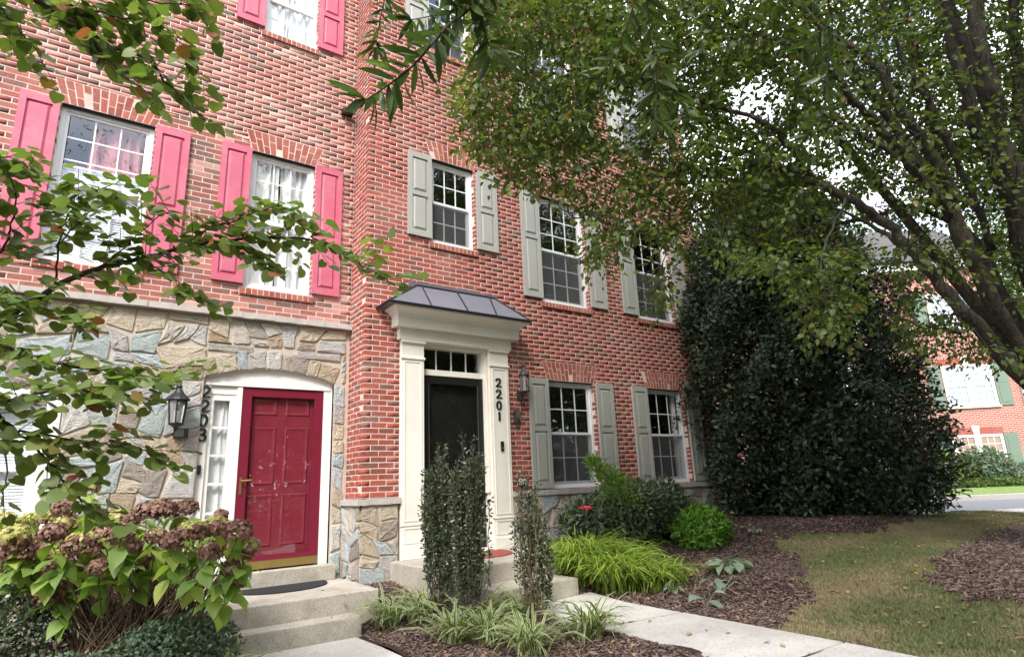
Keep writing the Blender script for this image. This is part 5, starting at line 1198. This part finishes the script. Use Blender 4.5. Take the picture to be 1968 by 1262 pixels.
# --- sky pencil hollies
def pencil(base, hgt, wid, nst, label, bare=0.0, lean=(0, 0), dens=1.0, seed=0):
    rg = np.random.default_rng(seed); T = thing('sky_pencil_holly', tuple(base), label, 'shrub', None)
    lp, ld = [], []; S0, S1 = [], []
    for i in range(nst):
        a = rg.uniform(0, 2*np.pi); r = wid*math.sqrt(rg.random())*(1.55 if rg.random() < .12 else 1); top = hgt*rg.uniform(.6, 1.0)*(1-.2*min(1.6, (r/wid)**2))
        e = np.array([r*math.cos(a)+lean[0], r*math.sin(a)*.8+lean[1], top]); b0 = np.array([.25*r*math.cos(a), .25*r*math.sin(a), 0])
        mids = [b0, b0*.5+e*np.array([.62, .62, .28]), b0*.1+e*np.array([.92, .92, .62]), e]
        Q = sm(mids, 5)+rg.normal(size=(16, 3))*.008+np.array([.03*math.sin(i*1.7), .03*math.cos(i*2.3), 0])*np.linspace(0, 1, 16)[:, None]+np.array(base); S0 += list(Q[:-1]); S1 += list(Q[1:])
        core = rg.random() < (bare if bare < .2 else (.92 if r < .72*wid else .12))
        lo = .22+.34*rg.random() if not core else .88
        for k in range(int(150*dens*(1-lo))):
            t_ = lo+(1-lo)*rg.random(); x = t_*15; j = min(14, int(x)); p = Q[j]+(Q[j+1]-Q[j])*(x-j); o = rg.normal(size=3); o[2] = abs(o[2])*.9+.2
            lp.append(p+o*.010); ld.append(o)
    V, F = seg_tubes(S0, S1, .0045, .0035, 4); tag(link('stems', bulk('stems', V, F), 'stem_brown' if bare > .2 else 'stem_dark', T), kind='stuff')
    lp, ld = np.array(lp), np.array(ld); foliage('foliage', T_OVATE, lp, basis(ld, rg.normal(size=lp.shape)+UPV*.4), .030*rg.uniform(.7, 1.3, len(lp)), 'leaf_pencil', T)
def stand(u, y, vtop):
    """ground point on the column of pixels u at depth y of the bed, and the height that reaches vtop"""
    x = y*.5
    for _ in range(60):
        z = float(h(x, y)); uu, _, _ = proj((x, y, z)); x -= (float(uu)-u)*.002
    hh = 1.0
    for _ in range(60): hh += (float(proj((x, y, z+hh))[1])-vtop)*.002
    return np.array([x, y, z]), hh
pb, ph = stand(846, 5.42, 838); pencil(pb, ph*1.02, .155, 36, 'upright dark columnar holly, left of the pair before the black door', .05, seed=1, dens=1.5)
pb, ph = stand(908, 5.12, 832); pencil(pb, ph*1.02, .165, 46, 'upright dark columnar holly, densest of three before the black door', .03, seed=2, dens=1.5)
pb, ph = stand(1028, 4.72, 905); pencil(pb, ph*1.05, .15, 32, 'sparse columnar holly with bare brown stems beside the walk', .45, lean=(-.03, 0), seed=3, dens=1.5)

# --- strap-leaved clumps
def blades(T, base, n, length, width, mat, spread=1.0, seed=0, droop=1.0, bias=(0, 0), name='blades', up=.8, r0=.06, segs=6):
    rg = np.random.default_rng(seed); a = rg.uniform(0, 2*np.pi, n); L = length*rg.uniform(.6, 1.15, n)
    hd = np.stack([np.cos(a)+bias[0], np.sin(a)+bias[1]], 1); lean = rg.uniform(.15, 1.0, n)*spread
    root = np.array(base)+np.stack([rg.normal(size=n)*r0, rg.normal(size=n)*r0, np.zeros(n)], 1)
    V = np.zeros((n, (segs+1)*2, 3)); uv = np.zeros((n, (segs+1)*2, 2)); pos = root.copy(); el = np.arctan2(up*1.6, lean)
    sd_ = np.stack([-hd[:, 1], hd[:, 0], np.zeros(n)], 1); sd_ /= np.linalg.norm(sd_, axis=1, keepdims=True); sd_[:, 2] = rg.normal(size=n)*.35
    hn = hd/np.linalg.norm(hd, axis=1, keepdims=True)
    for k in range(segs+1):
        t_ = k/segs; w_ = width*(1-.35*abs(t_-.4))*(1 if t_ < .75 else (1-t_)/.25*.9+.1)
        V[:, 2*k] = pos-sd_*w_/2; V[:, 2*k+1] = pos+sd_*w_/2; uv[:, 2*k] = (0, t_); uv[:, 2*k+1] = (1, t_)
        e = el-droop*t_**1.3*rg.uniform(1.4, 2.2, n)
        pos = pos+np.stack([hn[:, 0]*np.cos(e), hn[:, 1]*np.cos(e), np.sin(e)], 1)*(L/segs)[:, None]
    f = np.array([(2*k, 2*k+1, 2*k+3, 2*k+2) for k in range(segs)]); F = (np.arange(n)[:, None, None]*(segs+1)*2+f[None]).reshape(-1, 4)
    V = V.reshape(-1, 3); V[:, 2] = np.maximum(V[:, 2], h(V[:, 0], V[:, 1])+.012)
    tag(link(name, bulk(name, V, F, uv.reshape(-1, 2), True), mat, T), kind='stuff')
LIR = [(2.72, 5.95, 80, 'cream-striped lily turf clump against the end of the lower steps'), (2.88, 5.62, 95, 'cream-striped lily turf clump spilling over bare mulch by the lower steps'), (2.86, 4.95, 70, 'cream-striped lily turf clump below the left columnar holly'), (3.05, 4.72, 100, 'cream-striped lily turf clump at the foot of the densest columnar holly'), (3.62, 5.0, 60, 'cream-striped lily turf clump between the columnar hollies and the grey step'),
       (3.12, 4.22, 80, 'cream-striped lily turf clump at the foot of the sparse columnar holly'), (3.66, 4.12, 80, 'cream-striped lily turf clump at the edge of the walk'), (1.08, 5.35, 30, 'cream-striped lily turf clump among the low blue-green shrub'), (3.28, 5.2, 50, 'thin lily turf clump behind the stems of the columnar hollies')]
for i, (x, y, n_, lb) in enumerate(LIR):
    p = np.array([x, y, float(h(x, y))]); T = thing('lily_turf', tuple(p), lb, 'plant', 'cream-striped lily turf clumps'); blades(T, p, int(n_*1.25), .50, .019, 'leaf_liriope', 1.25, 20+i, r0=.05, droop=1.0, up=.9)
HK = [(4.95, 5.62, 620, 'golden-green forest grass mound tallest beside the grey steps', .86), (5.02, 5.12, 560, 'golden-green forest grass mound drooping over the walk edge', .66), (5.36, 4.86, 330, 'small greener forest grass mound beside the walk', .48), (5.38, 5.52, 420, 'yellow forest grass mound between landing and grey-green shrub', .70)]
for i, (x, y, n_, lb, ln) in enumerate(HK):
    p = np.array([x, y, float(h(x, y))]); T = thing('forest_grass', tuple(p), lb, 'grass', 'golden forest grass mounds'); blades(T, p, int(n_*1.15), ln, .0145, 'leaf_hakone', .95, 40+i, 1.15, bias=(-.25, -.4), r0=.12, up=1.0, segs=7)

# --- shrubs right of the door
def shrub(name, u, v, r, label, mat, n_, s, seed, tpl=T_OVATE, cat='shrub', noise_amp=.22, lift=.0, off=(0, 0), shell=.5, stem='stem_dark'):
    p = gp(u, v)+np.array([off[0], off[1], 0]); T = thing(name, tuple(p), label, cat); rg = np.random.default_rng(seed)
    S0, S1 = [], []
    for k in range(22):
        d = rg.normal(size=3); d[2] = abs(d[2])+.4; d /= np.linalg.norm(d); m_ = p+np.array([0, 0, r[2]*lift]); S0.append(p+rg.normal(size=3)*np.array([.04, .04, 0])); S1.append(m_+d*np.array(r)*np.array([.8, .8, 1.5])*.9)
    V, F = seg_tubes(S0, S1, .008, .003, 4); tag(link('stems', bulk('stems', V, F), stem, T), kind='stuff')
    blob_leaves(n_, p+np.array([0, 0, r[2]*(.9+lift)]), r, tpl, s, mat, T, 'foliage', shell, noise_amp, seed=seed, flat=.85)
    return T, p
px_ = np.array([6.25, 6.12, float(h(6.25, 6.12))]); Tz = thing('azalea_shrub', tuple(px_), 'grey-green rounded shrub under the ground-floor window', 'shrub')
blob_leaves(8000, px_+np.array([0, 0, .46]), (.62, .42, .44), T_NEED, .085, 'leaf_azalea', Tz, 'foliage', .45, .28, seed=5, flat=.9); blob_leaves(5000, px_+np.array([.75, .12, .50]), (.50, .4, .40), T_NEED, .085, 'leaf_azalea', Tz, 'foliage', .45, .28, seed=51, flat=.9); blob_leaves(3500, px_+np.array([-.62, .05, .42]), (.36, .36, .34), T_NEED, .085, 'leaf_azalea', Tz, 'foliage', .45, .28, seed=52, flat=.9)
V, F = seg_tubes(np.tile(px_, (30, 1))+rng.normal(size=(30, 3))*np.array([.3, .05, 0]), px_+np.array([0, 0, .45])+rng.normal(size=(30, 3))*np.array([.5, .25, .2]), .009, .004, 4); tag(link('stems', bulk('stems', V, F), 'stem_dark', Tz), kind='stuff')
dwp = np.array([6.1, 5.75, float(h(6.1, 5.75))]); dw = thing('dwarf_cypress', tuple(dwp), 'bright green cypress spike leaning up through the grey-green shrub', 'shrub')
c0, c1 = at(1195, 950, 7.7), at(1136, 884, 7.5); cq = sm([tuple(dwp), tuple(c0), tuple((c0+c1)/2+np.array([.06, 0, -.02])), tuple(c1)], 7); MB().tube(cq, list(np.linspace(.02, .005, len(cq))), 6).build('stem', 'stem_dark', dw)
pp, dv = [], []
for k_, p in enumerate(cq[6:]):
    w_ = .10*(1-k_/len(cq[6:]))+.035
    for _ in range(110): o = rng.normal(size=3); pp.append(p+o*w_*np.array([1, .8, .7])); dv.append(o*.6+np.array([-.5, -.2, .6]))
foliage('foliage', T_NEED, np.array(pp), basis(np.array(dv), rng.normal(size=(len(pp), 3))), .05*rng.uniform(.6, 1.2, len(pp)), 'leaf_spike', dw)
shrub('globe_shrub', 1360, 1062, (.46, .44, .31), 'bright green feathery globe shrub on the mulch', 'leaf_globe', 5200, .075, 7, tpl=T_NEED, off=(.28, .30), noise_amp=.34, shell=.35)
fl = thing('rose_flower', tuple(gp(1125, 1030)), 'single red flower above the golden grass', 'flower'); fp = at(1125, 980, 5.9)
MB().tube([tuple(gp(1125, 1040)), tuple(fp)], .004, 5).build('stem', 'stem_dark', fl)
for k in range(9):
    a = k*2.4; r_ = .012+.0025*k; c = fp+np.array([r_*math.cos(a), r_*math.sin(a), .004*k % .02]); me = bulk('petal', T_BROAD[0], T_BROAD[1]); o = link('petal', me, 'flower_red', fl)
    Bm = basis(np.array([[math.cos(a), math.sin(a), .8]]), np.array([[-math.cos(a), -math.sin(a), .6]]))[0]*.07; o.matrix_basis = Matrix([[*Bm[r], c[r]] for r in range(3)]+[[0, 0, 0, 1]])
# hostas
def hosta(u, v, n_, size, label, seed):
    p = gp(u, v); T = thing('hosta', tuple(p), label, 'plant', 'hostas on the mulch'); rg = np.random.default_rng(seed); a = rg.uniform(0, 2*np.pi, n_); r = rg.uniform(.02, .2, n_)*size/.14
    pos = p+np.stack([r*np.cos(a), r*np.sin(a), .06+.09*rg.random(n_)], 1); d = np.stack([np.cos(a), np.sin(a), rg.uniform(-.5, .25, n_)], 1)
    split_leaves(T_BROAD, pos, basis(d, UPV+rg.normal(size=(n_, 3))*.3), size*rg.uniform(.7, 1.2, n_), 'leaf_hosta', T, 300)
    V, F = seg_tubes(np.tile(p, (n_, 1)), pos, .004, .003, 4); tag(link('stems', bulk('stems', V, F), 'leaf_hosta', T), kind='stuff')
hosta(1405, 1100, 26, .15, 'pale blue-green hosta clump below the globe shrub', 3)
hosta(1385, 1140, 6, .15, 'few-leaved hosta on the mulch below the hosta clump', 4); hosta(1357, 1168, 4, .15, 'tiny yellowing hosta near the walk edge', 5)
hosta(1450, 1025, 8, .09, 'small hosta seedling behind the globe shrub', 6); hosta(1300, 1145, 9, .07, 'small dark creeping plant between forest grass and walk', 8)

# --- hydrangea with dried flower heads
hb = np.array([.55, 6.0, float(h(.55, 6.0))]); hy_ = thing('hydrangea_bush', tuple(hb), 'hydrangea bush with dried brown mophead flowers beside the lower steps', 'shrub')
HEADS = [(29, 1057, 1.25, 0), (96, 1089, 1.35, 1), (156, 1048, 1.15, 1), (204, 1032, 1.1, 0), (99, 1026, .85, 0), (242, 1051, 1.0, 1), (267, 1076, .8, 1), (96, 1143, 1.1, 0), (38, 1080, 1.1, 0), (127, 978, .9, 0), (282, 985, 1.0, 0), (229, 997, .9, 2), (127, 1006, .9, 2), (92, 994, .9, 2), (177, 933, .6, 2), (28, 1030, 1.0, 2), (73, 1060, .6, 0), (312, 980, 1.0, 0), (360, 976, .8, 0), (367, 1026, 1.1, 1), (414, 1014, 1.0, 1), (456, 1022, 1.0, 0), (462, 1058, 1.15, 0), (447, 1092, .8, 0), (456, 1119, .55, 0), (485, 1047, .5, 2), (232, 1026, .9, 0), (424, 990, .5, 0), (350, 1008, .6, 2), (60, 1000, .7, 2), (10, 1000, .8, 2), (190, 1090, .7, 0), (-20, 1070, 1.1, 0), (250, 1000, .7, 0), (330, 1040, .8, 0), (300, 1030, .7, 1), (400, 1060, .7, 0)]
S0, S1, hl_p, hl_d, hl_s = [], [], [], [], []
for u, v, s, kind in HEADS:
    d = 4.3+.3*rng.random()+(.4 if v < 1010 else 0); c = at(u, v, d); R = .100*s
    n_ = int(260*s); dr = rdir(n_); dr[:, 2] = np.where(dr[:, 2] < -.55, -dr[:, 2], dr[:, 2]); pos = c+dr*R*rng.uniform(.72, 1.05, (n_, 1))*np.array([1.1, 1.1, .88])
    B = basis(np.cross(dr, rdir(n_)), dr+rng.normal(size=(n_, 3))*.4); V, F = scatter(T_BROAD, pos, B, .040*rng.uniform(.7, 1.2, n_))
    me = bulk('flower_head', V, F); o = link('flower_head', me, 'petal_brown', hy_)
    if kind:
        me.materials.append(MATS['petal_green']); nf = len(T_BROAD[1]); top_ = (dr[:, 2] > (.62 if kind == 1 else -.35)) & (rng.random(n_) < .88); me.polygons.foreach_set('material_index', np.repeat(top_.astype(np.int32), nf)); me.update()
    root = hb+np.array([rng.normal()*.14, rng.normal()*.10, 0]); m_ = root*.45+c*.55+np.array([0, 0, -.05]); S0 += [root, m_]; S1 += [m_, c-np.array([0, 0, R*.6])]
    for k in range(rng.integers(7, 11)):
        a = rng.uniform(0, 6.28); t_ = rng.uniform(.55, 1.0); p = m_+(c-m_)*t_-np.array([0, 0, .05]); hl_p.append(p); hl_d.append([math.cos(a), math.sin(a), rng.uniform(-1.0, .2)]); hl_s.append(rng.uniform(.12, .19))
for k in range(190):
    u = rng.uniform(-20, 470); v = rng.uniform(985, 1130)+(40 if u > 330 else 0)*rng.random(); p = at(u, v, 4.75+.6*rng.random()); a = rng.uniform(0, 6.28); hl_p.append(p); hl_d.append([math.cos(a), math.sin(a), rng.uniform(-1.4, .1)]); hl_s.append(rng.uniform(.12, .18))
for k in range(420):
    e = at(rng.uniform(60, 450), rng.uniform(1030, 1110), 4.7+.5*rng.random()); root = hb+np.array([rng.normal()*.20, rng.normal()*.12, 0]); S0.append(root); S1.append(e)
V, F = seg_tubes(S0, S1, .0055, .0035, 5); tag(link('stems', bulk('stems', V, F), 'stem_brown', hy_), kind='stuff')
hl_p, hl_d, hl_s = np.array(hl_p), np.array(hl_d), np.array(hl_s); split_leaves(T_BROAD, hl_p, basis(hl_d, UPV+rng.normal(size=hl_p.shape)*.3), hl_s, 'leaf_hydrangea', hy_)
# low shrubs at the left foreground
def low(x, y, r, label, mat, n_, s, seed):
    p = np.array([x, y, float(h(x, y))]); T = thing('low_shrub', tuple(p), label, 'shrub'); blob_leaves(n_, p+np.array([0, 0, r[2]*.55]), r, T_OVATE, s, mat, T, 'foliage', .45, .2, seed=seed, flat=.5)
    S = np.tile(p, (14, 1)); E_ = p+rdir(14, .8)*np.array(r)*.8; V, F = seg_tubes(S, E_, .006, .003, 4); tag(link('stems', bulk('stems', V, F), 'stem_dark', T), kind='stuff')
low(.80, 5.62, (.46, .36, .33), 'low spreading blue-green shrub in front of the lower steps', 'leaf_bluegreen', 7500, .034, 8)
low(-.35, 6.2, (.5, .42, .55), 'dark green low shrub under the hydrangea', 'leaf_pencil', 6000, .04, 9)
low(.15, 5.5, (.45, .3, .24), 'trailing blue-green ground cover below the hydrangea', 'leaf_bluegreen', 4500, .034, 10)

# --- planting in front of the far house, trees beyond
def far_shrub(a, d, r, label, mat, n_, s, seed):
    p = np.array(st(a, d, .6)); T = thing('far_shrub', tuple(p), label, 'shrub'); blob_leaves(n_, p+np.array([0, 0, r[2]*.75]), r, T_DIAM, s, mat, T, 'foliage', .5, .25, seed=seed, flat=.7)
    V, F = seg_tubes([p]*8, p+rdir(8, 1.2)*np.array(r)*.8, .03, .01, 4); tag(link('stems', bulk('stems', V, F), 'stem_dark', T), kind='stuff')
a1_, _ = far_xy(1855, 900, 21.8); far_shrub(a1_, 21.8, (.8, .8, .62), 'round green shrub below the far window', 'leaf_far', 2600, .11, 61)
a1_, _ = far_xy(1895, 900, 21.6); far_shrub(a1_, 21.6, (.9, .8, .72), 'taller pale green shrub below the far window', 'leaf_bluegreen', 3200, .12, 62)
a1_, _ = far_xy(1965, 915, 21.6); far_shrub(a1_, 21.6, (.8, .6, .45), 'low clipped shrub at the far house corner', 'leaf_azalea', 1800, .09, 63)
a1_, _ = far_xy(1812, 900, 21.2); far_shrub(a1_, 21.2, (.45, .45, .75), 'yellow-flecked shrub beside the far house', 'leaf_hakone', 1300, .09, 64)
a1_, _ = far_xy(1900, 935, 21.0)
hg = thing('ground_cover', st(a1_, 20.9, .62), 'strip of low ground cover before the far house', 'ground cover'); T0 = np.array(st(a1_, 20.9, .66))
n_ = 3500; pos = T0+np.outer(rng.uniform(-4, 3, n_), RX)+np.outer(rng.uniform(-.5, .4, n_), DX)+np.stack([np.zeros(n_)]*2+[rng.uniform(-.04, .22, n_)], 1); foliage('foliage', T_DIAM, pos, basis(rdir(n_, .5), rdir(n_, .5)), .12, 'leaf_far', hg)
FT = None
def far_tree(loc, hgt, rad, label, group, seed):
    global FT
    if FT is None:
        T = thing('background_tree', (0, 0, 0), label, 'tree', group); MB().tube([(0, 0, -.3), (0, 0, 2.5), (.1, 0, 5.5)], [.22, .18, .06], 10).build('trunk', 'bark', T, smooth=True)
        for k in range(6): a = k*1.05; MB().tube([(0, 0, 2.2+.3*k), (1.2*math.cos(a), 1.2*math.sin(a), 4+.3*k), (1.9*math.cos(a), 1.9*math.sin(a), 5.4+.25*k)], [.08, .05, .02], 6).build('limb', 'bark', T)
        blob_leaves(21000, (0, 0, 4.9), (2.7, 2.7, 4.1), T_DIAM, .17, 'leaf_far', T, 'crown', .25, .30, seed=77, clumps=40); FT = T; R = T
    else:
        R = FT.copy(); COL.objects.link(R); R['label'] = label; R['group'] = group
        for ch in FT.children:
            c = ch.copy(); COL.objects.link(c); c.parent = R; c.matrix_parent_inverse = Matrix.Identity(4)
    R.location = loc; s = hgt/8.6; R.scale = (s*rad, s*rad, s); R.rotation_euler = (0, 0, seed*1.3); return R
far_tree(st(far_xy(1990, 800, 26)[0], 26, .5), 11, 1.0, 'leafy tree rising past the corner of the far house', 'trees beyond the street', 1)
far_tree(st(12.0, 34, .5), 15, 1.0, 'tall leafy tree rising above the roof of the far house', 'trees beyond the street', 2)
far_tree(st(19.0, 36, .5), 16, 1.1, 'tallest leafy tree behind the far house roof', 'trees beyond the street', 3)
far_tree((14.5, 19, .5), 13, 1.0, 'leafy tree standing behind the red townhouse', 'trees beyond the street', 4)
for i, (x, y, hh, rr_, lb) in enumerate(((-3.5, -10, 11, 1.2, 'leafy tree facing the fieldstone townhouse'), (3.2, -9.5, 12, 1.15, 'leafy tree facing the maroon door'), (7.6, -7.6, 12, 1.2, 'leafy tree facing the black glass door'), (11.6, -6.4, 12, 1.15, 'leafy tree facing the ground-floor windows'), (15.8, -6.0, 11, 1.2, 'leafy tree facing the holly'), (-10, -7, 10, 1.1, 'leafy tree well left of both townhouses'), (13, -12, 15, 1.2, 'tallest leafy tree in the row facing the townhouses'), (6, -14, 15, 1.2, 'tall leafy tree behind the row facing the townhouses'))): far_tree((x, y, float(h(x, y))), hh, rr_, lb, 'trees facing the townhouses', 5+i)

hgp = (6, -5.6, float(h(6, -5.6))); added_hedge = thing('added_hedge', hgp, 'added unseen bank of leaves that darkens reflections in the townhouse doors and windows', 'added_hedge')  # added out of view to fill the bright gap in the door-glass reflections
n_ = 22000; x_ = rng.uniform(-5, 18, n_); pos = np.stack([x_, -5.6+rng.uniform(-.55, .55, n_), h(x_, np.full(n_, -5.6))+2.1*rng.random(n_)**.8], 1); foliage('foliage', T_DIAM, pos, basis(rdir(n_, .3), rdir(n_, .6)), .16*rng.uniform(.7, 1.3, n_), 'leaf_far', added_hedge)
x_ = rng.uniform(-5, 18, 60); b0 = np.stack([x_, np.full(60, -5.6), h(x_, np.full(60, -5.6))], 1); V, F = seg_tubes(b0, b0+np.stack([rng.normal(size=60)*.2, rng.normal(size=60)*.2, np.full(60, 1.7)], 1), .03, .01, 5); tag(link('stems', bulk('stems', V, F), 'stem_dark', added_hedge), kind='stuff')
# --- loose mulch, fallen leaves, grass
def scatter_ground(n_, fn, x0, x1, y0, y1, near=True):
    P = []
    while sum(len(p) for p in P) < n_:
        x, y = rng.uniform(x0, x1, 60000), rng.uniform(y0, y1, 60000); k = fn(x, y)
        u, v, d = proj(np.stack([x, y, h(x, y)], 1)); k &= (u > -80) & (u < 2050) & (v < 1340) & (d > 1)
        k &= rng.random(60000) < np.clip((6/np.maximum(d, 1))**1.3, 0, 1)
        P.append(np.stack([x[k], y[k]], 1))
    return np.concatenate(P)[:n_]
def off_solid(x, y):
    ok = ~((x > .78) & (x < 2.7) & (y > 6.22)) & ~((x > 1.1) & (x < 2.43) & (y < 6.22)) & ~((x > 3.12) & (x < 5.34) & (y > 5.7)) & ~((x > 3.5) & (x < 4.56) & (y > 5.26)) & (y < D0) & ~((x > XL) & (x < XR) & (y > D1-.03))
    for o in list(wk.children)+list(wl.children):
        me = o.data; poly = [tuple(v.co[:2]) for v in me.vertices]
        c = np.array(poly).mean(0); poly = [tuple(c+(np.array(q)-c)*1.012) for q in poly]; P = sorted(poly, key=lambda q: math.atan2(q[1]-c[1], q[0]-c[0])); ok &= ~inpoly(x, y, P)
    return ok
xy = scatter_ground(85000, lambda x, y: is_bed(x, y) & off_solid(x, y), -3, 13, 0, 8.5)
z = h(xy[:, 0], xy[:, 1])+.012; n_ = len(xy); d = rdir(n_, 0, .25)
T_CHIP = (np.array([(-.5, -.14, 0), (.5, -.17, .02), (.46, .15, 0), (-.5, .18, .03), (0, 0, .16)]), np.array([(0, 1, 4), (1, 2, 4), (2, 3, 4), (3, 0, 4)]))
chips = foliage('mulch_chips', T_CHIP, np.stack([xy[:, 0], xy[:, 1], z+rng.uniform(0, .012, n_)], 1), basis(d, UPV+rng.normal(size=(n_, 3))*.25), rng.uniform(.010, .042, n_)*np.where(rng.random(n_) < .06, 1.8, 1), 'mulch_chip', None); tag(chips, 'dark shredded bark mulch over the planting beds', 'mulch')
xy = scatter_ground(150000, lambda x, y: inpoly(*wob(x, y), LAWN) & off_solid(x, y) & (~ring(x, y) | (rng.random(len(x)) < .03)), 1, 14.5, -1, 8); n_ = len(xy); z = h(xy[:, 0], xy[:, 1])
T_GB = (np.array([(0, -.07, 0), (0, .07, 0), (.12, .05, .5), (.12, -.05, .5), (.4, 0, .95)]), np.array([(0, 1, 2), (0, 2, 3), (3, 2, 4)]))
a = rng.uniform(0, 6.28, n_); B = basis(np.stack([np.cos(a), np.sin(a), rng.normal(size=n_)*.15], 1), np.tile(UPV, (n_, 1))+rng.normal(size=(n_, 3))*.6)
gr = foliage('grass_blades', T_GB, np.stack([xy[:, 0], xy[:, 1], z], 1), B, rng.uniform(.018, .045, n_), 'grass_blade', None); tag(gr, 'dry patchy short grass on the lawn', 'grass')
# fallen leaves, one by one, on concrete, mulch and lawn
leaf_mat('leaf_fallen', 'object', [(0, (.16, .09, .045)), (.5, (.30, .18, .08)), (1, (.42, .32, .14))], .15, .8)
fm = bulk('fallen_leaf', T_BROAD[0], T_BROAD[1]); fm.materials.append(MATS['leaf_fallen'])
spots = [(655, 1143), (625, 1133), (640, 1185), (1480, 1232), (1500, 1236), (1430, 1262), (1360, 1210), (1405, 1215), (1250, 1190), (1330, 1215)]
for i, (u, v) in enumerate(spots):
    p = gp(u, v, .035); 
    if u < 660: p = CAM+(at(u, v, 1)-CAM)*(((.392 if v < 1160 else .21)-CZ)/(at(u, v, 1)-CAM)[2])
    o = bpy.data.objects.new('fallen_leaf', fm); COL.objects.link(o); s = random.uniform(.035, .075); o.location = p; o.scale = (s, s, s); o.rotation_euler = (random.uniform(-.3, .3), random.uniform(-.3, .3), random.uniform(0, 6.28))
    w_ = 'the concrete landing and steps' if u < 700 else 'the pale walkway'
    tag(o, 'dry brown leaf fallen on '+w_, 'leaf', 'fallen leaves on '+w_)
xy = scatter_ground(900, lambda x, y: (is_lawn(x, y) | is_bed(x, y)) & off_solid(x, y), 1, 13, 0, 8); n_ = len(xy); a = rng.uniform(0, 6.28, n_)
leaf_mat('leaf_litter', 'island', [(0, (.16, .09, .045)), (.5, (.30, .18, .08)), (1, (.42, .32, .14))], .15, .8)
tag(foliage('leaf_litter', T_OVATE, np.stack([xy[:, 0], xy[:, 1], h(xy[:, 0], xy[:, 1])+.03], 1), basis(np.stack([np.cos(a), np.sin(a), rng.normal(size=n_)*.2], 1), UPV+rng.normal(size=(n_, 3))*.3), rng.uniform(.03, .06, n_), 'leaf_litter', None), 'scattered dry leaf litter on lawn and mulch', 'leaf litter')
for o in bpy.data.objects:
    if '_root' in o: del o['_root']
